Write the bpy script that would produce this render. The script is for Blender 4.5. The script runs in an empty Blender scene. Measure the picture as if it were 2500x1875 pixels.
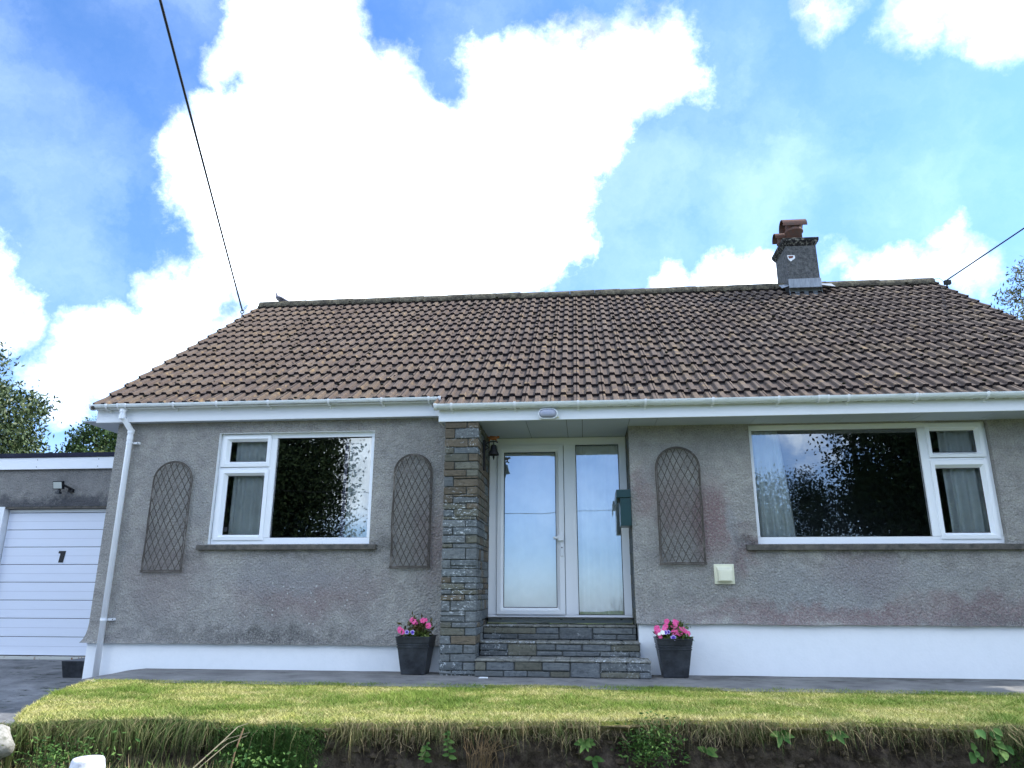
import bpy, bmesh, math, random
import numpy as np
from mathutils import Vector, Matrix, noise

R = math.radians
S = bpy.context.scene
COL = S.collection
rnd = random.Random(7)

# ------------------------------------------------------------------ camera
CP, CR, CYW = R(15.669), R(0.11), R(-5.503)
fw = Vector((math.sin(CYW)*math.cos(CP), math.cos(CYW)*math.cos(CP), math.sin(CP)))
rt0 = Vector((math.cos(CYW), -math.sin(CYW), 0)); up0 = rt0.cross(fw)
rt = rt0*math.cos(CR) + up0*math.sin(CR); up = -rt0*math.sin(CR) + up0*math.cos(CR)
cam = bpy.data.cameras.new('camera'); co = bpy.data.objects.new('camera', cam); COL.objects.link(co)
M = Matrix((rt, up, -fw)).transposed().to_4x4(); M.translation = (0, -8.44, 0.876)
co.matrix_world = M
cam.sensor_width = 36; cam.lens = 1778.5/2500*36; cam.clip_end = 5000; cam.clip_start = 0.05
S.camera = co

# ------------------------------------------------------------------ view, sky, sun
S.view_settings.view_transform = 'Standard'; S.view_settings.look = 'None'
S.view_settings.gamma = 1; S.view_settings.use_curve_mapping = False
S.view_settings.exposure = 1.72
SUN_EL, SUN_AZ = R(47), R(72)        # azimuth measured from +Y (behind the house) towards +X
sd = Vector((math.sin(SUN_AZ)*math.cos(SUN_EL), math.cos(SUN_AZ)*math.cos(SUN_EL), math.sin(SUN_EL)))
sl = bpy.data.lights.new('sun', 'SUN'); sl.energy = 2.0; sl.angle = R(0.6); sl.color = (1, .95, .86)
so = bpy.data.objects.new('sun', sl); COL.objects.link(so); so.rotation_euler = sd.to_track_quat('Z', 'Y').to_euler()

W = bpy.data.worlds.new('World'); S.world = W; W.use_nodes = True
nt = W.node_tree; nt.nodes.clear(); L = nt.links
def wn(t, **k):
    n = nt.nodes.new(t)
    for a, v in k.items(): setattr(n, a, v)
    return n
def vm(op, a=None, b=None, c=None):
    n = wn('ShaderNodeVectorMath', operation=op)
    for i, v in enumerate((a, b, c)):
        if v is None: continue
        if hasattr(v, 'links'): L.new(v, n.inputs[i])
        else: n.inputs[i].default_value = v
    return n
def mt(op, a=None, b=None, c=None, clamp=False):
    n = wn('ShaderNodeMath', operation=op); n.use_clamp = clamp
    for i, v in enumerate((a, b, c)):
        if v is None: continue
        if hasattr(v, 'links'): L.new(v, n.inputs[i])
        else: n.inputs[i].default_value = v
    return n.outputs[0]
tc = wn('ShaderNodeTexCoord'); D = tc.outputs['Generated']
sky = wn('ShaderNodeTexSky', sky_type='NISHITA'); sky.sun_disc = False
sky.sun_elevation = SUN_EL; sky.sun_rotation = SUN_AZ; sky.altitude = 50; sky.air_density = 1.0; sky.dust_density = 0.6; sky.ozone_density = 2.0
Dn = vm('NORMALIZE', D).outputs[0]
def wnoise(scale, detail, rough, vec, col=True, w=None):
    n = wn('ShaderNodeTexNoise'); n.noise_dimensions = '3D'
    n.inputs['Scale'].default_value = scale; n.inputs['Detail'].default_value = detail; n.inputs['Roughness'].default_value = rough
    L.new(vec, n.inputs['Vector']); return n.outputs['Color' if col else 'Fac']
n1 = wnoise(7, 11, .68, Dn); off = vm('SUBTRACT', n1, (.5, .5, .5)).outputs[0]
off = vm('SCALE', off); off.inputs[3].default_value = .16; off = off.outputs[0]
Dd = vm('ADD', Dn, off).outputs[0]
CL = [(-0.3467,0.6902,0.6351,0.0577),(-0.2953,0.7021,0.648,0.0424),(-0.3865,0.6967,0.6044,0.0392),(-0.2906,0.7505,0.5935,0.0615),(-0.2283,0.7559,0.6136,0.0335),(-0.2112,0.7896,0.5761,0.0463),(-0.3507,0.742,0.5713,0.072),(-0.1034,0.7837,0.6124,0.0457),(-0.0497,0.7754,0.6295,0.0422),(0.0143,0.7719,0.6355,0.0501),(0.077,0.7654,0.6389,0.0464),(0.1161,0.7673,0.6306,0.0298),(-0.0227,0.8137,0.5808,0.0817),(0.1282,0.7895,0.6002,0.0248),(0.0887,0.7948,0.6003,0.0336),(-0.3753,0.7926,0.4806,0.1162),(-0.2676,0.8358,0.4794,0.1335),(-0.1479,0.8517,0.5027,0.1162),(-0.0554,0.8499,0.524,0.0845),(-0.0524,0.8912,0.4506,0.0775),(-0.2154,0.8922,0.3969,0.1189),(-0.3856,0.8378,0.3865,0.1009),(-0.4565,0.7318,0.506,0.04),(-0.4224,0.7249,0.5441,0.032),(-0.0413,0.9105,0.4115,0.0375),(-0.5554,0.7853,0.2735,0.0584),(-0.4983,0.8117,0.3047,0.0612),(-0.5956,0.7682,0.2348,0.0356),(-0.4389,0.8268,0.3519,0.0692),(-0.5078,0.7847,0.3556,0.0326),(-0.6493,0.696,0.3066,0.0401),(-0.635,0.7174,0.2866,0.0216),(-0.648,0.6774,0.3483,0.0232),(0.1887,0.8984,0.3966,0.0382),(0.2335,0.8926,0.3857,0.0346),(0.1185,0.9122,0.3923,0.023),(0.3843,0.8466,0.3682,0.0337),(0.4252,0.822,0.3789,0.0274),(0.3519,0.8633,0.3618,0.0267),(0.4569,0.818,0.3494,0.0219),(0.3174,0.8673,0.3835,0.0137),(0.3805,0.6921,0.6133,0.0273),(0.4505,0.6831,0.5749,0.0304),(0.4729,0.6641,0.579,0.0377),(0.2923,0.713,0.6373,0.0169),(0.4184,0.6875,0.5936,0.0222),(-0.34,-0.92,0.17,0.10),(-.40,-.89,.2,.08),(.27,-.93,.2,.035)]
acc = None
for (x, y, z, r) in CL:
    dd = vm('DISTANCE', Dd, (x, y, z)).outputs['Value']
    v = mt('SUBTRACT', r*1.03, dd)                    # > 0 inside the cloud
    acc = v if acc is None else mt('MAXIMUM', acc, v)
for (x, y, z, r) in [(-0.436, 0.8258, 0.3577, 0.0189), (-0.3941, 0.7119, 0.5812, 0.018), (-0.4891, 0.7207, 0.4913, 0.0111), (-0.1652, 0.7614, 0.6269, 0.0348), (0.0147, 0.9145, 0.4043, 0.0248), (-0.6245, 0.7235, 0.2942, 0.0062), (-0.4551, 0.8279, 0.3277, 0.0109)]:      # gaps
    acc = mt('MINIMUM', acc, mt('SUBTRACT', vm('DISTANCE', Dd, (x, y, z)).outputs['Value'], r))
core = wn('ShaderNodeMapRange'); core.clamp = True; core.interpolation_type = 'SMOOTHSTEP'
L.new(acc, core.inputs[0]); core.inputs[1].default_value = -.024; core.inputs[2].default_value = .040
# the rest of the sky: scattered cumulus of the same kind away from the part in view, and thin high veils
behind = wn('ShaderNodeSeparateXYZ'); L.new(Dn, behind.inputs[0]); behind0 = behind.outputs['Z']
b2 = wn('ShaderNodeMapRange'); b2.clamp = True; L.new(behind.outputs['Y'], b2.inputs[0])
b2.inputs[1].default_value = .45; b2.inputs[2].default_value = .2; b2.inputs[3].default_value = 0; b2.inputs[4].default_value = 1
n2 = wnoise(2.2, 9, .58, Dn, False)
c2 = wn('ShaderNodeMapRange'); c2.clamp = True; c2.interpolation_type = 'SMOOTHSTEP'; L.new(n2, c2.inputs[0])
c2.inputs[1].default_value = .5; c2.inputs[2].default_value = .58
other = mt('MULTIPLY', c2.outputs[0], b2.outputs[0])
clr = wn('ShaderNodeMapRange'); clr.clamp = True; clr.interpolation_type = 'SMOOTHSTEP'
L.new(vm('DISTANCE', Dd, (.02, -.96, .24)).outputs['Value'], clr.inputs[0]); clr.inputs[1].default_value = .22; clr.inputs[2].default_value = .34; clr.inputs[3].default_value = 0; clr.inputs[4].default_value = 1
other = mt('MULTIPLY', other, clr.outputs[0])
n3 = wnoise(2.6, 6, .6, Dd, False)
veil = wn('ShaderNodeMapRange'); veil.clamp = True; L.new(n3, veil.inputs[0])
veil.inputs[1].default_value = .38; veil.inputs[2].default_value = .85; veil.inputs[3].default_value = .0; veil.inputs[4].default_value = .17
low = wn('ShaderNodeMapRange'); low.clamp = True; L.new(behind.outputs['Z'], low.inputs[0])
low.inputs[1].default_value = .62; low.inputs[2].default_value = .05; low.inputs[3].default_value = 0; low.inputs[4].default_value = .03
alpha = mt('MAXIMUM', core.outputs[0], other)
alpha = mt('MAXIMUM', alpha, mt('ADD', veil.outputs[0], low.outputs[0], clamp=True))
n4 = wnoise(5, 7, .6, Dd, False)
shade = wn('ShaderNodeMapRange'); shade.clamp = True; L.new(n4, shade.inputs[0])
shade.inputs[1].default_value = .3; shade.inputs[2].default_value = .6; shade.inputs[3].default_value = 3.4; shade.inputs[4].default_value = 18
ccol = vm('SCALE', (0.86, 0.97, 1.09)); L.new(shade.outputs[0], ccol.inputs[3])
tint = wn('ShaderNodeMix', data_type='RGBA'); L.new(mt('MULTIPLY', behind0, 2.2, clamp=True), tint.inputs[0]); tint.inputs[6].default_value = (.52, .70, 1.12, 1); tint.inputs[7].default_value = (.60, .90, 1.25, 1)
blu = vm('MULTIPLY', sky.outputs[0], tint.outputs[2])
mix = wn('ShaderNodeMix', data_type='RGBA'); L.new(alpha, mix.inputs[0]); L.new(blu.outputs[0], mix.inputs[6]); L.new(ccol.outputs[0], mix.inputs[7])
bg = wn('ShaderNodeBackground'); bg.inputs[1].default_value = 0.08; L.new(mix.outputs[2], bg.inputs[0])
L.new(bg.outputs[0], wn('ShaderNodeOutputWorld').inputs[0])

# ------------------------------------------------------------------ mesh builder
class MB:
    def __init__(s): s.v = []; s.f = []; s.m = []; s.cur = 0
    def add(s, vs, fs):
        o = len(s.v); s.v += [tuple(q) for q in vs]
        for f in fs: s.f.append(tuple(i+o for i in f)); s.m.append(s.cur)
    def box(s, x0, x1, y0, y1, z0, z1):
        if x0 > x1: x0, x1 = x1, x0
        if y0 > y1: y0, y1 = y1, y0
        if z0 > z1: z0, z1 = z1, z0
        s.add([(x0,y0,z0),(x1,y0,z0),(x1,y1,z0),(x0,y1,z0),(x0,y0,z1),(x1,y0,z1),(x1,y1,z1),(x0,y1,z1)],
              [(0,3,2,1),(4,5,6,7),(0,1,5,4),(1,2,6,5),(2,3,7,6),(3,0,4,7)])
    def tube(s, pts, r, n=8, cap=True):
        pts = [Vector(p) for p in pts]; rs = r if isinstance(r, (list, tuple)) else [r]*len(pts)
        rings = []; prev = None
        for i, p in enumerate(pts):
            t = (pts[min(i+1, len(pts)-1)] - pts[max(i-1, 0)]).normalized()
            a = prev if prev is not None else (Vector((0, 0, 1)) if abs(t.z) < .9 else Vector((1, 0, 0)))
            u = (a - t*a.dot(t))
            if u.length < 1e-5: u = t.orthogonal()
            u.normalize(); w = t.cross(u); prev = u
            rings.append([p + (u*math.cos(2*math.pi*k/n) + w*math.sin(2*math.pi*k/n))*rs[i] for k in range(n)])
        vs = [q for rg in rings for q in rg]; fs = []
        for i in range(len(pts)-1):
            for k in range(n):
                k2 = (k+1) % n; fs.append((i*n+k, i*n+k2, (i+1)*n+k2, (i+1)*n+k))
        if cap: fs.append(tuple(range(n-1, -1, -1))); fs.append(tuple((len(pts)-1)*n+k for k in range(n)))
        s.add(vs, fs)
    def lathe(s, prof, cx, cy, n=24, axis='z'):
        vs = []; fs = []
        for (r, z) in prof:
            for k in range(n):
                a = 2*math.pi*k/n; vs.append((cx + r*math.cos(a), cy + r*math.sin(a), z))
        for i in range(len(prof)-1):
            for k in range(n):
                k2 = (k+1) % n; fs.append((i*n+k, i*n+k2, (i+1)*n+k2, (i+1)*n+k))
        s.add(vs, fs)
    def build(s, name, mat, parent=None, smooth=False, bevel=0, loc=None, seg=2):
        me = bpy.data.meshes.new(name); me.from_pydata(s.v, [], s.f); me.update()
        mats = mat if isinstance(mat, (list, tuple)) else [mat]
        for m_ in mats: me.materials.append(m_)
        if len(mats) > 1: me.polygons.foreach_set('material_index', s.m)
        if bevel:
            bm = bmesh.new(); bm.from_mesh(me)
            bmesh.ops.remove_doubles(bm, verts=bm.verts, dist=1e-5)
            bmesh.ops.bevel(bm, geom=[e for e in bm.edges if e.calc_face_angle(0) > .5], offset=bevel, segments=seg, affect='EDGES', profile=.7, clamp_overlap=True)
            bm.to_mesh(me); bm.free()
        if smooth: me.polygons.foreach_set('use_smooth', [True]*len(me.polygons))
        return link(name, me, parent, loc)
def link(name, me, parent=None, loc=None):
    o = bpy.data.objects.new(name, me); COL.objects.link(o)
    if parent is not None: o.parent = parent
    if loc is not None: o.location = loc
    return o
def npmesh(name, V, F, mat, parent=None, attr=None, smooth=False):
    """V (n,3), F (m,k) all faces with k corners; attr = per-vertex float 'tone'"""
    me = bpy.data.meshes.new(name); V = np.asarray(V, np.float32); F = np.asarray(F, np.int32)
    me.vertices.add(len(V)); me.vertices.foreach_set('co', V.ravel())
    k = F.shape[1]; me.loops.add(F.size); me.loops.foreach_set('vertex_index', F.ravel())
    me.polygons.add(len(F)); me.polygons.foreach_set('loop_start', np.arange(0, F.size, k, dtype=np.int32))
    if attr is not None:
        a = me.attributes.new('tone', 'FLOAT', 'POINT'); a.data.foreach_set('value', np.asarray(attr, np.float32))
    me.update(calc_edges=True); me.validate()
    me.materials.append(mat)
    if smooth: me.polygons.foreach_set('use_smooth', [True]*len(me.polygons))
    return link(name, me, parent)
def tag(o, label=None, cat=None, group=None, kind=None):
    if label: o['label'] = label
    if cat: o['category'] = cat
    if group: o['group'] = group
    if kind: o['kind'] = kind
    return o
def empty(name, loc=(0, 0, 0), label=None, cat=None, group=None, parent=None):
    o = bpy.data.objects.new(name, None); COL.objects.link(o); o.location = loc; o.empty_display_size = .1
    if parent: o.parent = parent
    return tag(o, label, cat, group)

# ------------------------------------------------------------------ materials
class NM:
    def __init__(s, name, rough=.8, spec=.3):
        s.m = bpy.data.materials.new(name); s.m.use_nodes = True; s.t = s.m.node_tree
        s.b = s.t.nodes['Principled BSDF']; s.b.inputs['Roughness'].default_value = rough
        s.b.inputs['Specular IOR Level'].default_value = spec
        s.geo = s.t.nodes.new('ShaderNodeNewGeometry'); s.P = s.geo.outputs['Position']
    def link(s, a, b): s.t.links.new(a, b)
    def setin(s, inp, v):
        if hasattr(v, 'links'): s.link(v, inp)
        else:
            if isinstance(v, (tuple, list)) and len(v) == 3 and len(inp.default_value) == 4: v = (*v, 1)
            inp.default_value = v
    def obj(s):
        n = s.t.nodes.new('ShaderNodeTexCoord'); return n.outputs['Object']
    def rand(s):
        n = s.t.nodes.new('ShaderNodeObjectInfo'); return n.outputs['Random']
    def mapping(s, vec, scale=(1, 1, 1), loc=(0, 0, 0)):
        n = s.t.nodes.new('ShaderNodeMapping'); s.link(vec, n.inputs[0]); n.inputs['Scale'].default_value = scale; n.inputs['Location'].default_value = loc
        return n.outputs[0]
    def noise(s, scale, detail=4, rough=.55, vec=None, out='Fac', dist=0):
        n = s.t.nodes.new('ShaderNodeTexNoise'); s.link(vec or s.P, n.inputs['Vector'])
        n.inputs['Scale'].default_value = scale; n.inputs['Detail'].default_value = detail
        n.inputs['Roughness'].default_value = rough; n.inputs['Distortion'].default_value = dist
        return n.outputs[out]
    def voro(s, scale, vec=None, out='Distance', feat='F1'):
        n = s.t.nodes.new('ShaderNodeTexVoronoi'); n.feature = feat; s.link(vec or s.P, n.inputs['Vector']); n.inputs['Scale'].default_value = scale
        return n.outputs[out]
    def ramp(s, v, a, b, c=0, d=1, smooth=False):
        n = s.t.nodes.new('ShaderNodeMapRange'); n.clamp = True
        if smooth: n.interpolation_type = 'SMOOTHSTEP'
        s.link(v, n.inputs[0])
        for i, q in enumerate((a, b, c, d)): n.inputs[i+1].default_value = q
        return n.outputs[0]
    def math(s, op, a, b=0, clamp=False):
        n = s.t.nodes.new('ShaderNodeMath'); n.operation = op; n.use_clamp = clamp; s.setin(n.inputs[0], a); s.setin(n.inputs[1], b)
        return n.outputs[0]
    def mix(s, f, a, b, mode='MIX'):
        n = s.t.nodes.new('ShaderNodeMix'); n.data_type = 'RGBA'; n.blend_type = mode
        s.setin(n.inputs[0], f); s.setin(n.inputs[6], a); s.setin(n.inputs[7], b); return n.outputs[2]
    def sep(s, v=None):
        n = s.t.nodes.new('ShaderNodeSeparateXYZ'); s.link(v or s.P, n.inputs[0]); return n.outputs
    def attr(s, name='tone'):
        n = s.t.nodes.new('ShaderNodeAttribute'); n.attribute_name = name; return n.outputs['Fac']
    def spot(s, c, r, soft=.5, warp=None):
        """mask of a soft ellipsoid at c with radii r, edge broken by noise"""
        n = s.t.nodes.new('ShaderNodeVectorMath'); n.operation = 'SUBTRACT'; s.link(warp or s.P, n.inputs[0]); n.inputs[1].default_value = c
        d = s.t.nodes.new('ShaderNodeVectorMath'); d.operation = 'DIVIDE'; s.link(n.outputs[0], d.inputs[0]); d.inputs[1].default_value = r
        l = s.t.nodes.new('ShaderNodeVectorMath'); l.operation = 'LENGTH'; s.link(d.outputs[0], l.inputs[0])
        return s.ramp(l.outputs['Value'], 1.0, 1.0-soft, 0, 1, True)
    def col(s, c): s.setin(s.b.inputs['Base Color'], c); return s
    def bump(s, h, strength=.5, dist=.01, prev=None):
        n = s.t.nodes.new('ShaderNodeBump'); n.inputs['Strength'].default_value = strength; n.inputs['Distance'].default_value = dist
        s.setin(n.inputs['Height'], h)
        if prev is not None: s.link(prev, n.inputs['Normal'])
        s.link(n.outputs[0], s.b.inputs['Normal']); return n.outputs[0]

def plain(name, c, rough=.5, spec=.4, var=.12, sc=6, bumps=0, bsc=60):
    m = NM(name, rough, spec)
    k = m.ramp(m.noise(sc, 5, .6), .3, .7, 1-var, 1+var*.6)
    n = m.t.nodes.new('ShaderNodeVectorMath'); n.operation = 'SCALE'; n.inputs[0].default_value = c; m.link(k, n.inputs[3]); m.col(n.outputs[0])
    if bumps: m.bump(m.noise(bsc, 4), bumps, .004)
    return m.m

# roughcast render, grey with purple algae and white lichen
def render_mat(name, garage=False):
    m = NM(name, .92, .15)
    big = m.noise(1.3, 6, .6); mid = m.noise(7, 6, .65); fine = m.noise(70, 3, .6)
    c = m.mix(m.ramp(big, .3, .7), (.33, .325, .31), (.47, .455, .42))
    c = m.mix(m.ramp(mid, .4, .7, 0, .5), c, (.19, .18, .185))
    pw = m.t.nodes.new('ShaderNodeVectorMath'); pw.operation = 'ADD'; m.link(m.P, pw.inputs[0])
    sc = m.t.nodes.new('ShaderNodeVectorMath'); sc.operation = 'SCALE'; m.link(m.noise(3.2, 6, .7, out='Color'), sc.inputs[0]); sc.inputs[3].default_value = .75; 
    sb = m.t.nodes.new('ShaderNodeVectorMath'); sb.operation = 'SUBTRACT'; m.link(sc.outputs[0], sb.inputs[0]); sb.inputs[1].default_value = (.375, .375, .375)
    m.link(sb.outputs[0], pw.inputs[1]); Wp = pw.outputs[0]
    if not garage:
        pk = None
        for cx, cz, rx, rz, a in [(1.42,1.62,.42,.62,1.0),(.72,1.95,.22,.55,.7),(1.05,1.75,.3,.5,.6),(1.75,1.3,.25,.35,.8),(3.0,1.02,.7,.35,.8),(2.6,.60,2.4,.2,.75),(-1.72,1.45,.3,.8,.55),(-3.2,.85,1.3,.45,.7),(-4.9,1.0,.7,.7,.3),(4.2,.66,1.4,.25,.7)]:
            s_ = m.math('MULTIPLY', m.spot((cx, 0, cz), (rx, 3, rz), .8, Wp), a)
            pk = s_ if pk is None else m.math('MAXIMUM', pk, s_)
        grain = m.ramp(m.noise(45, 3, .7), .28, .55)
        c = m.mix(m.math('MULTIPLY', m.math('MULTIPLY', pk, .72), grain), c, (.215, .108, .122))
        # pale runs below the sills
        for cx, cz, rx, rz, a in [(-3.4,.98,1.3,.35,.6),(3.0,1.0,1.8,.3,.5),(1.7,1.5,.12,.5,.55),(-1.75,2.0,.2,.5,.3),(.8,2.2,.25,.4,.3),(-4.6,1.9,.5,.5,.25),(2.6,.8,1.2,.2,.5)]:
            c = m.mix(m.math('MULTIPLY', m.spot((cx, 0, cz), (rx, 3, rz), .9, Wp), a), c, (.33, .35, .36))
        # dark algae above the drip edges and at the sill ends
        for cx, cz, rx, rz, a in [(-3.6,.3,2.6,.2,.9),(-4.6,1.22,.22,.22,.6),(-2.3,1.35,.2,.18,.75),(1.78,1.35,.16,.22,.8),(4.4,.52,1.6,.17,.6),(-3.5,1.24,1.1,.08,.5),(3.2,1.22,1.5,.08,.5)]:
            c = m.mix(m.math('MULTIPLY', m.math('MULTIPLY', m.spot((cx, 0, cz), (rx, 3, rz), .95, Wp), a), m.ramp(m.noise(55, 4, .8), .62, .40, .25, 1)), c, (.075, .075, .075))
        v = m.t.nodes.new('ShaderNodeTexVoronoi'); m.link(m.P, v.inputs['Vector']); v.inputs['Scale'].default_value = 16
        sp = m.math('MULTIPLY', m.ramp(v.outputs['Distance'], .19, .11), m.math('MAXIMUM', m.spot((-3.2, 0, .75), (1.5, 3, .45), .8, Wp), m.math('MULTIPLY', m.spot((1.9, 0, .9), (2.2, 3, .5), .8, Wp), .5)))
        c = m.mix(m.math('MULTIPLY', sp, m.ramp(m.sep(v.outputs['Color'])[0], .45, .5)), c, (.6, .62, .6))
        v2 = m.voro(60); c = m.mix(m.math('MULTIPLY', m.ramp(v2, .22, .1), m.ramp(m.noise(5, 3), .5, .6, 0, .7)), c, (.5, .5, .48))
    else:
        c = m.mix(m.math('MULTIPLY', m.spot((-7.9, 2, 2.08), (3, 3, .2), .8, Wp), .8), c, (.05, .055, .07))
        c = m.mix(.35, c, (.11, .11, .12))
    h = m.math('ADD', m.math('MULTIPLY', m.noise(30, 5, .68, dist=.8), 1.0), m.math('MULTIPLY', m.voro(48, feat='SMOOTH_F1'), .6))
    c = m.mix(1, c, m.mix(m.ramp(m.noise(62, 5, .85), .36, .66), (.64, .63, .64), (1.27, 1.26, 1.23)), 'MULTIPLY'); m.col(c)
    b = m.bump(h, 1.0, .024); m.bump(m.noise(9, 4, .6), .5, .03, b)
    return m.m
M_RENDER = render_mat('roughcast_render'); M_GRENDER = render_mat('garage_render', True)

def white_paint(name, base=(.86, .88, .9), dirt=.3):
    m = NM(name, .6, .25)
    n = m.noise(2.0, 6, .65)
    c = m.mix(m.ramp(n, .4, .75, 0, .18), base, (.74, .80, .84))
    z = m.sep()[2]
    d = m.math('MULTIPLY', m.ramp(m.noise(9, 6, .7), .45, .7), dirt)
    c = m.mix(d, c, (.6, .64, .66)); m.col(c); m.bump(m.noise(35, 4), .25, .006)
    return m.m
M_PLINTH = white_paint('white_masonry_paint', dirt=.12)
def pvc(name, base=(.84, .86, .9), grime=.0, rough=.28):
    m = NM(name, rough, .5)
    c = m.mix(m.ramp(m.noise(3, 5, .6), .45, .75, 0, .12), base, (.7, .72, .74))
    if grime:
        sv = m.mapping(m.P, (1.5, 6, 14))
        c = m.mix(m.ramp(m.noise(3, 7, .7, sv), .48, .72, 0, grime), c, (.30, .34, .27))
        c = m.mix(m.ramp(m.noise(55, 3, .7), .62, .75, 0, grime), c, (.18, .2, .16))
    m.col(c); return m.m
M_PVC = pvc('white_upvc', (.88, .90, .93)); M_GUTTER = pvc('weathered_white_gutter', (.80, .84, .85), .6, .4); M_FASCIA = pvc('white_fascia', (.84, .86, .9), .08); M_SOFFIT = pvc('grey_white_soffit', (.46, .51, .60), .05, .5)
M_SEAL = plain('black_gasket', (.015, .015, .02), .5)

def glass(name, refl, tint=(.97, .99, .985)):
    m = bpy.data.materials.new(name); m.use_nodes = True; t = m.node_tree; t.nodes.clear()
    o = t.nodes.new('ShaderNodeOutputMaterial'); mx = t.nodes.new('ShaderNodeMixShader'); tr = t.nodes.new('ShaderNodeBsdfTransparent'); gl = t.nodes.new('ShaderNodeBsdfGlossy')
    tr.inputs[0].default_value = (*tint, 1); gl.inputs['Roughness'].default_value = 0.0; gl.inputs[0].default_value = (.95, .98, 1, 1)
    fr = t.nodes.new('ShaderNodeFresnel'); fr.inputs[0].default_value = 1.5
    ma = t.nodes.new('ShaderNodeMath'); ma.operation = 'MULTIPLY_ADD'; ma.use_clamp = True; t.links.new(fr.outputs[0], ma.inputs[0]); ma.inputs[1].default_value = 1.6; ma.inputs[2].default_value = refl
    # gentle ripple of float glass
    ge = t.nodes.new('ShaderNodeNewGeometry'); nz = t.nodes.new('ShaderNodeTexNoise'); nz.inputs['Scale'].default_value = 1.7; nz.inputs['Detail'].default_value = 2; t.links.new(ge.outputs['Position'], nz.inputs['Vector'])
    bp = t.nodes.new('ShaderNodeBump'); bp.inputs['Strength'].default_value = .25; bp.inputs['Distance'].default_value = .004; t.links.new(nz.outputs[0], bp.inputs['Height']); t.links.new(bp.outputs[0], gl.inputs['Normal'])
    t.links.new(ma.outputs[0], mx.inputs[0]); t.links.new(tr.outputs[0], mx.inputs[1]); t.links.new(gl.outputs[0], mx.inputs[2]); t.links.new(mx.outputs[0], o.inputs[0])
    return m
M_GLASS = glass('coated_double_glazing', .20); M_DGLASS = glass('door_glazing', .30)
def cloth(name, c):
    m = NM(name, .9, .1); m.col(m.mix(m.ramp(m.noise(3, 3), .3, .7), c, tuple(q*.8 for q in c)))
    m.b.inputs['Subsurface Weight'].default_value = 0; m.bump(m.noise(220, 2), .2, .001)
    return m.m
M_CURTAIN = cloth('cream_curtain', (.90, .93, .90)); M_LINING = cloth('mauve_curtain_edge', (.30, .28, .38))
M_ROOM = plain('room_paint', (.22, .24, .27), .9); M_FLOORIN = plain('room_carpet', (.06, .055, .05), .95)

# slate-like stones
def stone(name, a, b, white=.35):
    m = NM(name, .8, .3); O = m.obj(); r = m.rand()
    P2 = m.mapping(m.P, (1.4, 1.4, 7))
    n = m.noise(7, 7, .65, P2)
    c = m.mix(m.ramp(n, .3, .7), a, b)
    k = m.ramp(r, 0, 1, .80, 1.2)
    v = m.t.nodes.new('ShaderNodeVectorMath'); v.operation = 'SCALE'; m.link(c, v.inputs[0]); m.link(k, v.inputs[3]); c = v.outputs[0]
    c = m.mix(m.ramp(m.noise(24, 6, .7), .5, .68, 0, .7), c, tuple(q*.5 for q in a))
    w = m.math('MULTIPLY', m.ramp(m.noise(32, 6, .75), .56, .62), m.ramp(m.noise(2.6, 3, .5), .5, .62))
    c = m.mix(m.math('MULTIPLY', w, white*2.2, True), c, (.62, .66, .68))
    hot = m.math('MAXIMUM', m.spot((-1.36, -.42, 1.62), (.3, .35, .45), .9), m.spot((-1.36, -.42, .85), (.3, .35, .5), .9))
    w3 = m.math('MULTIPLY', m.ramp(m.noise(21, 5, .7, m.mapping(m.P, (1, 1, 2))), .56, .61), hot)
    c = m.mix(w3, c, (.66, .70, .72))
    m.col(c); b_ = m.bump(m.noise(14, 6, .7, P2), .7, .012); m.bump(m.noise(90, 3), .4, .004, b_)
    return m.m
M_ST = [stone('stone_brown', (.10, .083, .06), (.165, .135, .095)), stone('stone_olive', (.10, .10, .078), (.165, .16, .125)), stone('stone_grey', (.105, .115, .12), (.185, .20, .20)), stone('stone_blue', (.10, .115, .122), (.17, .19, .195))]
M_STDK = [stone('step_stone_slate', (.085, .095, .105), (.16, .175, .18), .3), stone('step_stone_olive', (.10, .10, .08), (.17, .165, .13), .25), stone('step_stone_blue', (.092, .10, .102), (.155, .168, .17), .3)]
def mortar(name, c=(.2, .21, .21)):
    m = NM(name, .95, .1); cc = m.mix(m.ramp(m.noise(20, 6, .7), .4, .65), c, tuple(q*.45 for q in c))
    w = m.math('MULTIPLY', m.ramp(m.noise(30, 6, .75), .52, .6), m.ramp(m.noise(2.6, 3, .5), .46, .6))
    cc = m.mix(w, cc, (.6, .64, .66)); m.col(cc); m.bump(m.noise(60, 4), .6, .006); return m.m
M_MORTAR = mortar('weathered_mortar', (.11, .115, .11)); M_TREAD = mortar('step_tread_mortar', (.25, .25, .225))

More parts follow.
